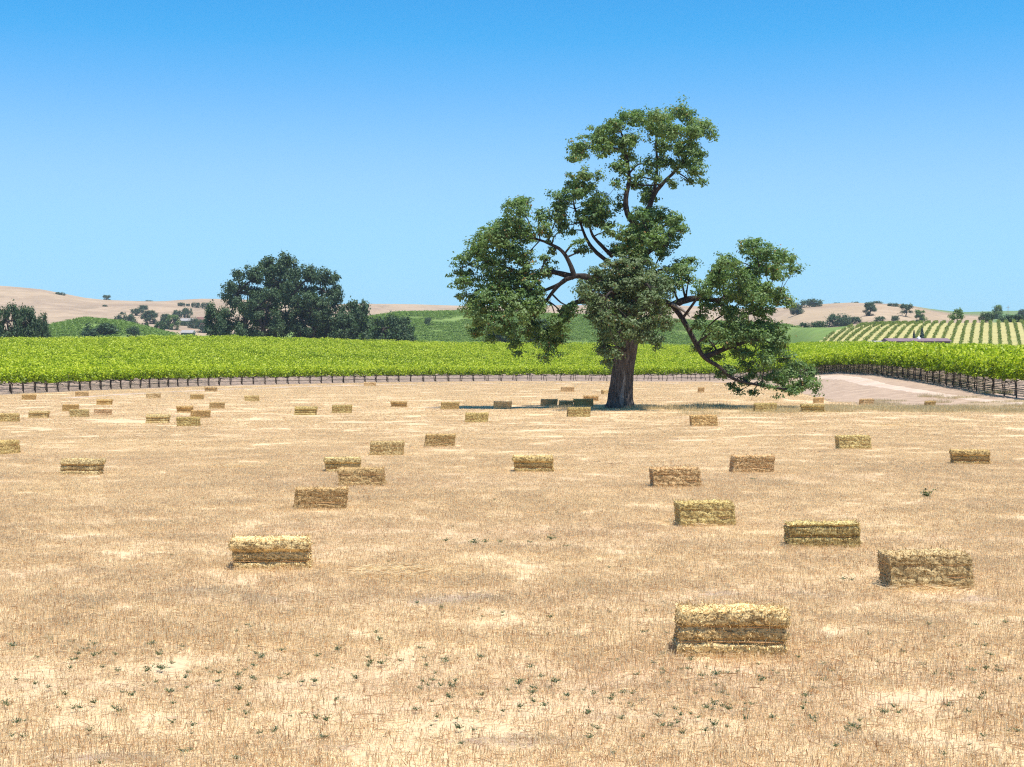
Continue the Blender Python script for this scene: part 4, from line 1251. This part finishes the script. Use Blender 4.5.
for a in [(8, 303, 26, 338, 400, 'dark tree at the left edge, leftmost of three behind the vineyard'),
          (26, 307, 28, 338, 410, 'dark tree second from the left edge behind the vineyard'),
          (42, 313, 17, 338, 405, 'narrow dark tree, right one of three at the left edge')]:
    put_tree(a[0], a[1], a[2], a[3], a[4], MID, 'darkleaf', a[5], GL)
for a in [(502, 317, 36, 345, 470, 'dark bluish tree seen behind the left side of the big oak'),
          (541, 319, 28, 344, 480, 'dark tree seen below the left limb of the big oak')]:
    put_tree(a[0], a[1], a[2], a[3], a[4], MID, 'darkleaf', a[5], 'trees behind the big oak')
# on the left hills
GH = 'trees scattered on the left hills'
for a in [
 (60, 292.5, 11, 297.5, 1700, BUSH, 'lone low round tree on the left skyline, leftmost one'),
 (106.5, 295, 9, 303, 1700, STEM, 'lone mushroom shaped tree on the left skyline'),
 (105, 305, 6, 309, 1500, BUSH, 'small round tree just below the mushroom shaped skyline tree'),
 (148.5, 300.5, 9, 304.5, 1750, BUSH, 'low dark tree on the left skyline right of the mushroom shaped one'),
 (121, 301.5, 4, 303.5, 1750, BUSH, 'tiny dark bush on the left skyline'),
 (143, 305.5, 11, 310.5, 1500, BUSH, 'round dark tree below the skyline on the left hill'),
 (123, 312, 6, 315, 1350, BUSH, 'tiny tree on the hillside above the large oblong one'),
 (137, 309, 14, 315, 1350, BUSH, 'oblong tree on the hillside below the skyline at left'),
 (126, 314.5, 22, 327, 1150, BUSH, 'large rounded dark tree just behind the small green hill'),
 (150, 310.5, 18, 326, 1120, MID, 'large round tree right of the dark one behind the green hill'),
 (145, 323.5, 8, 329.5, 900, BUSH, 'small dark shrub at the right foot of the green hill'),
 (165, 314, 13, 331, 900, MID, 'grey green tree left of the brighter tree by the farm sheds'),
 (178, 310.5, 11, 318, 1200, BUSH, 'round tree above the bright tree by the farm sheds'),
 (187.5, 308.5, 11, 317.5, 1200, BUSH, 'rounded dark tree above the pale shed roof'),
 (181, 302.8, 8, 307, 1600, BUSH, 'dark low tree on the skyline left of the grove'),
 (188, 303.5, 4, 306.5, 1600, BUSH, 'tiny round tree on the skyline beside the dark low one'),
 (196, 302.5, 9, 308, 1600, BUSH, 'low tree on the skyline right above the red roof'),
 (206, 302.5, 9, 309, 1600, BUSH, 'low tree on the skyline touching the grove edge'),
 (100, 324, 36, 335.5, 520, BUSH, 'long dark bush in front of the small green hill'),
 (90, 331, 18, 338, 480, BUSH, 'low grey bush at the left foot of the long dark bush'),
 (134, 327, 14, 337, 640, BUSH, 'faint green bush on the right slope of the green hill'),
 (194, 318, 12, 331, 690, BUSH, 'rounded shrub hiding the front of the red roofed house'),
 (203, 319, 15, 335, 600, MID, 'dark tree between the red roofed house and the grove'),
 (185, 321.5, 10, 328, 720, BUSH, 'small shrub between the two pale shed roofs'),
 (160, 322, 12, 333, 700, BUSH, 'rounded shrub left of the bright green tree'),
 (428, 318, 8, 326, 770, SMALL, 'small green tree on the green hill behind the vineyard centre'),
 (424, 306.8, 6, 309.5, 2250, BUSH, 'tiny dark bush on the skyline above the green hill'),
]: put_tree(a[0], a[1], a[2], a[3], a[4], a[5], 'darkleaf', a[6], GH, 'tree')
put_tree(172, 315, 17, 332, 820, MID, 'lightleaf', 'bright green tree in front of the farm sheds at left', GH, 'tree')
GR = 'trees scattered on the right hills'
for a in [
 (797, 303, 15, 316, 1100, MID, 'dark tree at the edge of the big oak crown on the right hill'),
 (812.5, 299.5, 23, 308, 1350, BUSH, 'wide dark tree clump on the skyline right of the big oak'),
 (837, 302.5, 7, 307, 1350, BUSH, 'tiny round tree on the right skyline, first right of the wide clump'),
 (855, 302, 9, 307, 1320, BUSH, 'tiny round tree on the right skyline, second right of the wide clump'),
 (870, 302.5, 15, 316, 1150, MID, 'dark tree leaning down the slope from the right skyline'),
 (877, 301.5, 15, 308, 1250, BUSH, 'wide dark tree on the right skyline behind the sloping one'),
 (893, 303, 11, 309, 1250, BUSH, 'round dark tree alone on the right skyline'),
 (906, 304, 15, 317, 1000, STEM, 'dark tree with visible stem on the right hill crest'),
 (838, 314, 24, 326, 850, BUSH, 'large dark shrub above the left end of the striped vineyard'),
 (820, 321.5, 16, 330, 760, BUSH, 'low dark shrub left of the large one above the striped vineyard'),
 (845, 318, 13, 328, 800, BUSH, 'grey green shrub at the foot of the large dark one'),
 (856, 317, 13, 323.5, 830, BUSH, 'flat dark shrub right of the large one above the striped vineyard'),
 (880, 317, 12, 325.5, 740, SMALL, 'sparse shrub on the striped vineyard top edge'),
 (895.5, 316, 9, 321.5, 800, BUSH, 'small faded shrub right of the sparse one on the hill'),
 (805, 322.5, 15, 333, 620, SMALL, 'small green tree in the gap right of the big oak'),
 (986, 313, 15, 324, 740, BUSH, 'dark rounded bush left of the tall right tree'),
 (1022, 309, 11, 321, 900, MID, 'dark tree cut by the right edge'),
 (1012, 315, 26, 324, 760, BUSH, 'long dark hedge at the right edge above the striped vineyard'),
]: put_tree(a[0], a[1], a[2], a[3], a[4], a[5], 'darkleaf', a[6], GR, 'tree')
for a in [
 (920, 309.5, 13, 323, 720, MID, 'rounded green tree at the top of the striped vineyard'),
 (957, 307.5, 15, 323.5, 700, STEM, 'light green tree with clear stem above the striped vineyard'),
 (997, 305, 12, 322, 730, MID, 'tall oval tree near the right edge'),
]: put_tree(a[0], a[1], a[2], a[3], a[4], a[5], 'lightleaf', a[6], GR, 'tree')

# two pointed conifers behind the long low building
def conifer(px_, top, w, d, label):
    x, y, z = at(px_, 346, d); z = gz(x, y)
    h = zof(top, y) - z; wd = w / FPX * y
    root = empty('conifer', (x, y, z)); tag(root, label, 'tree', 'conifers behind the low building')
    r = np.random.default_rng(int(px_)); n = 900
    t = r.uniform(0, 1, n) ** 1.4; a = r.uniform(0, 6.28, n); rr = wd * .5 * (1 - t) ** .8 * r.uniform(.4, 1, n)
    pos = np.stack([np.cos(a) * rr, np.sin(a) * rr, h * (.08 + .92 * t)], 1)
    V, Fc = leaf_arrays(pos, unit(np.stack([np.cos(a), np.sin(a), np.full(n, .5)], 1) + r.normal(0, .4, (n, 3))), r.uniform(.3, .6, n), r, .5)
    link('crown', mesh_np('conifer_crown', V, Fc, False, {'tint': np.repeat(r.uniform(0, 1, n), 4)}), M['coniferleaf'], root)
    V, Fc, _, _ = tube([(0, 0, -.3), (0, 0, h * .5), (0, 0, h * .95)], [.22, .12, .03], 6, 1)
    link('trunk', mesh_np('conifer_trunk', V, Fc, True), M['bark'], root)
M['coniferleaf'] = leaf_mat('conifer_leaf', [(0.04, 0.075, 0.07), (0.06, 0.10, 0.09), (0.09, 0.14, 0.12)], .2, .6)
conifer(914, 330.5, 5, 408, 'smaller blue green conifer behind the long low building')
conifer(922, 327.5, 8, 412, 'larger blue green conifer behind the long low building')

# ------------------------------------------------------------------ buildings
def building(name, px0, px1, eave, ridge, d, depth, wallm, roofm, label, windows=0, door=None, base_drop=0.0, rz=0.0):
    if d > 478:
        dd = np.geomspace(480, 1500, 500); a = ray((px0 + px1) / 2, eave)[0]
        pg = 362 - (ground_z(a * dd, dd) - CAM_H) / dd * FPX
        d = float(dd[np.argmin(np.abs(pg - eave - 2.6 / dd * FPX) + np.abs(dd - d) * .0008)])
    x0, _, ze = at(px0, eave, d); x1, _, zr = at(px1, ridge, d)
    cx = (x0 + x1) / 2; L = x1 - x0; cy = d + depth / 2
    zb = gz(cx, cy) - .3 - base_drop
    root = empty(name, (cx, d, zb)); root.rotation_euler = (0, 0, rz); tag(root, label, 'building')
    He = min(ze - zb, 1.5) if d > 478 else ze - zb; Hr = He + (zr - ze)
    V, Fc = box_arrays((0, depth/2, He/2), (L, depth, He)); link('wall', mesh_np('wall', V, Fc), M[wallm], root)
    ov = .4
    V = np.array([[-L/2-ov, -ov, He+.02], [L/2+ov, -ov, He+.02], [L/2+ov, depth/2, Hr], [-L/2-ov, depth/2, Hr], [-L/2-ov, depth+ov, He+.02], [L/2+ov, depth+ov, He+.02],
                  [-L/2-ov, -ov, He-.13], [L/2+ov, -ov, He-.13], [-L/2-ov, depth+ov, He-.13], [L/2+ov, depth+ov, He-.13]])
    me = bpy.data.meshes.new('roof'); me.from_pydata(V.tolist(), [], [(0,1,2,3), (3,2,5,4), (6,7,1,0), (9,8,4,5), (6,0,3,4,8), (1,7,9,5,2), (8,9,7,6)])
    link('roof', me, M[roofm], root)
    if door is not None:
        dx, dw, dh = door
        V, Fc = box_arrays((dx, -.02, He - .25 - dh/2), (dw, .10, dh)); link('door', mesh_np('door', V, Fc), M['dark'], root)
    for k in range(windows):
        wx = -L/2 + (k + .5) * L / windows
        if door is not None and abs(wx - door[0]) < door[1]: continue
        V, Fc = box_arrays((wx, -.02, He - .95), (1.1, .08, .8)); w_ = link('window', mesh_np('window', V, Fc), M['white'], root)
        V, Fc = box_arrays((wx, -.05, He - .95), (.9, .08, .62)); link('pane', mesh_np('pane', V, Fc), M['dark'], w_)
    return root
building('low_barn', 889, 950, 341.0, 338.0, 372, 7.0, 'wallmauve', 'roofpurple', 'long low mauve roofed building between the green and the striped vineyards', 0, (-6.3, 1.4, 1.7))
x, y, z = at(922.6, 338.4, 371)
root = empty('water_tank', (x, y + 3.5, z - .7)); tag(root, 'small white tank standing up from the long low roof', 'tank')
V, Fc, _, _ = tube([(0, 0, 0), (0, 0, .9), (0, 0, 1.0), (0, 0, 1.25)], [.45, .45, .42, .12], 14, 1)
link('tank_body', mesh_np('tank', V, Fc, True), M['white'], root)
V, Fc = box_arrays((0, 0, -.25), (1.1, 1.1, .5)); link('stand', mesh_np('tank_stand', V, Fc), M['stake'], root)
building('shed', 870, 881, 341.9, 340.6, 366, 4, 'wallpale', 'roofpale', 'small flat pale shed left of the long low building', 0, None)
building('farmhouse', 196, 204.5, 322.5, 315.5, 800, 9, 'wallpale', 'roofred', 'red roofed farmhouse peeking left of the grove', 3, (1.0, 1.2, 2.0))
building('shed', 180, 192, 319.5, 317.0, 840, 8, 'wallpale', 'roofpale', 'pale roofed shed above and left of the red roof', 3, None)
building('shed', 181, 192, 329.8, 327.0, 760, 7, 'wallpale', 'roofpale', 'lower pale roofed shed beside the bright green tree', 2, None)
x, y, _ = at(1008, 322, 640)
root = empty('utility_pole', (x, y, gz(x, y))); tag(root, 'thin pale utility pole near the right edge of the striped hill', 'pole')
V, Fc, _, _ = tube([(0, 0, -.3), (0, 0, 4), (0, 0, zof(305.5, y) - gz(x, y))], [.13, .11, .09], 8, 1)
link('pole', mesh_np('pole', V, Fc, True), M['wallpale'], root)
V, Fc = box_arrays((0, 0, zof(307.5, y) - gz(x, y)), (1.5, .1, .12)); link('crossarm', mesh_np('crossarm', V, Fc), M['wallpale'], root)
# ------------------------------------------------------------------ green weeds in the stubble
def weed_variant(seed, n_stem=7, leaves=5):
    r = np.random.default_rng(seed)
    pos, nr, sz = [], [], []; stems = []
    for s in range(n_stem):
        a = r.uniform(0, 6.28); L = r.uniform(.5, 1.0)
        e = np.array([math.cos(a) * L * .5, math.sin(a) * L * .5, r.uniform(.10, .42) * (1.2 - .4 * L)])
        stems.append(tube([(0, 0, -.03), e * np.array([.45, .45, .65]), e], [.014, .010, .005], 4, 2)[:2])
        for k in range(leaves):
            t = (k + 1) / leaves
            p = e * np.array([t, t, t ** .7]) + r.normal(0, .05, 3)
            p[2] = max(.02, p[2])
            pos.append(p); nr.append(unit(np.array([0, -.15, .8]) + r.normal(0, .45, 3))); sz.append(r.uniform(.09, .17))
    V, Fc = leaf_arrays(np.array(pos), np.array(nr), np.array(sz), r, .7, .15)
    lf = mesh_np('weed_leaves', V, Fc, False, {'tint': np.repeat(r.uniform(0, 1, len(pos)), 4)}); lf.materials.append(M['weedleaf'])
    V, Fc = join_arrays(stems); st = mesh_np('weed_stem', V, Fc, True); st.materials.append(M['weedleaf'])
    return lf, st
WV = [weed_variant(700 + s, 8 + s % 4, 6 + s % 3) for s in range(6)]
wrng = random.Random(17)
def weed(px_, py_, w, label, hs=1.0, group='green weeds dotted over the stubble', name='weed'):
    x, y = flat(px_, py_)
    s = w / FPX * y / .85
    root = empty(name, (x, y, float(field_z(x, y)[0]) + .035), wrng.uniform(0, 6.28)); root.scale = (s, s, s * hs)
    lf, st = WV[wrng.randrange(6)]
    link('leaf_mass', lf, None, root)['kind'] = 'stuff'; link('stem', st, None, root)
    tag(root, label, 'weed', group)
NAMED = [
 (927, 497.5, 17, 'leafy green weed alone in mid field above the large olive bale', .9),
 (716, 678, 15, 'low green weed in front of the nearest bale, left of its centre', .6),
 (702, 679, 12, 'left piece of the green weed patch before the nearest bale', .6),
 (728, 677, 10, 'right piece of the green weed patch before the nearest bale', .6),
 (772, 674, 8, 'small weed right of the patch before the nearest bale', .8),
 (843, 582, 9, 'small dark weed just left of the large olive bale', .8),
 (852, 583, 7, 'tiny dark weed touching the foot left of the large olive bale', .8),
 (475, 545, 13, 'dark weed in the centre line of weeds above the pale straw patch', .8),
 (486, 544, 9, 'dark weed right beside the one above the pale straw patch', .8),
 (446, 543, 8, 'leftmost weed of the line above the pale straw patch', .9),
 (499, 544, 8, 'grey weed in the line above the pale straw patch, third from left', .9),
 (551, 541, 11, 'spreading weed at the right end of the line above the pale straw', .8),
 (530, 544, 8, 'faint weed left of the line end above the pale straw', .6),
 (566, 548, 10, 'yellowish low weed below the right end of the weed line', .5),
 (753, 480.5, 7, 'tiny weed below the brown bale under the oak', .5),
 (382, 667, 14, 'grey green weed in the lower centre left, spread flat', .7),
 (445, 662, 11, 'dark flat weed of the lower centre weed line', .6),
 (424, 661, 8, 'small dark weed left of the flat one in the lower line', .7),
 (446, 664, 12, 'olive weed close below the dark flat one', .5),
 (482, 660, 11, 'leafy weed in the lower line near picture centre', .8),
 (556, 685, 13, 'dense dark weed in the lower centre', .9),
 (518, 687, 12, 'weed left of the dense dark one in the lower centre', .9),
 (452, 690, 11, 'tall dark weed in the lower centre, leaning', 1.1),
 (461, 747, 9, 'round dark weed near the bottom edge left of centre', .8),
 (93, 648, 13, 'dark weed in the left foreground, darkest of its neighbours', .9),
 (151, 648, 13, 'spiky weed in the left foreground beside the middle one', .9),
 (146, 675, 11, 'upright dark weed in the left foreground', 1.2),
 (161, 673, 14, 'larger grey weed beside the upright dark one', 1.0),
 (118, 676, 10, 'leaning dark weed left of the upright one in the left foreground', .9),
 (169, 696, 14, 'dark low weed below the grey one in the left foreground', .6),
 (102, 743, 11, 'flat green weed near the bottom left', .5),
 (183, 757, 13, 'green weed at the bottom edge, lower left', .6),
 (66, 700, 10, 'leaning weed near the left edge in the foreground', 1.1),
 (12, 650, 12, 'weed at the far left foreground', .7),
]
for a in NAMED: weed(a[0], a[1], a[2], a[3], a[4])
# the many small weeds nothing tells apart
placed = 0
while placed < 300:
    py_ = wrng.triangular(598, 778, 690); px_ = wrng.uniform(-10, 1034)
    x, y = flat(px_, py_)
    dens = vnoise(np.array([x]), np.array([y]), 1.1, 47)[0] * .6 + vnoise(np.array([x]), np.array([y]), .7, 42)[0] * .4
    if dens < wrng.uniform(.12, .55): continue
    weed(px_, py_, wrng.uniform(4.5, 11.5) * (.7 + .5 * (py_ - 600) / 170), 'small dark green weed among many scattered through the foreground stubble', wrng.uniform(.7, 1.3), 'small foreground weeds', 'small_weed')
    placed += 1
for i in range(26):
    py_ = wrng.uniform(490, 600); px_ = wrng.uniform(0, 1024)
    weed(px_, py_, wrng.uniform(2.5, 5), 'tiny dark weed speck in the middle of the stubble field', .7, 'tiny mid field weeds', 'small_weed')

# ------------------------------------------------------------------ thin summer haze over the valley
m, nt, out = new_mat('haze_air')
pv = nt.nodes.new('ShaderNodeVolumePrincipled')
pv.inputs['Color'].default_value = (0.80, 0.90, 1.0, 1)
pv.inputs['Density'].default_value = 0.00009
pv.inputs['Anisotropy'].default_value = 0.2
nt.links.new(pv.outputs[0], out.inputs['Volume'])
V, Fc = box_arrays((0, 600, 51), (12000, 12000, 110))
o = link('haze', mesh_np('haze', V, Fc), m); tag(o, 'thin pale summer haze over the far hills', 'haze', kind='stuff')
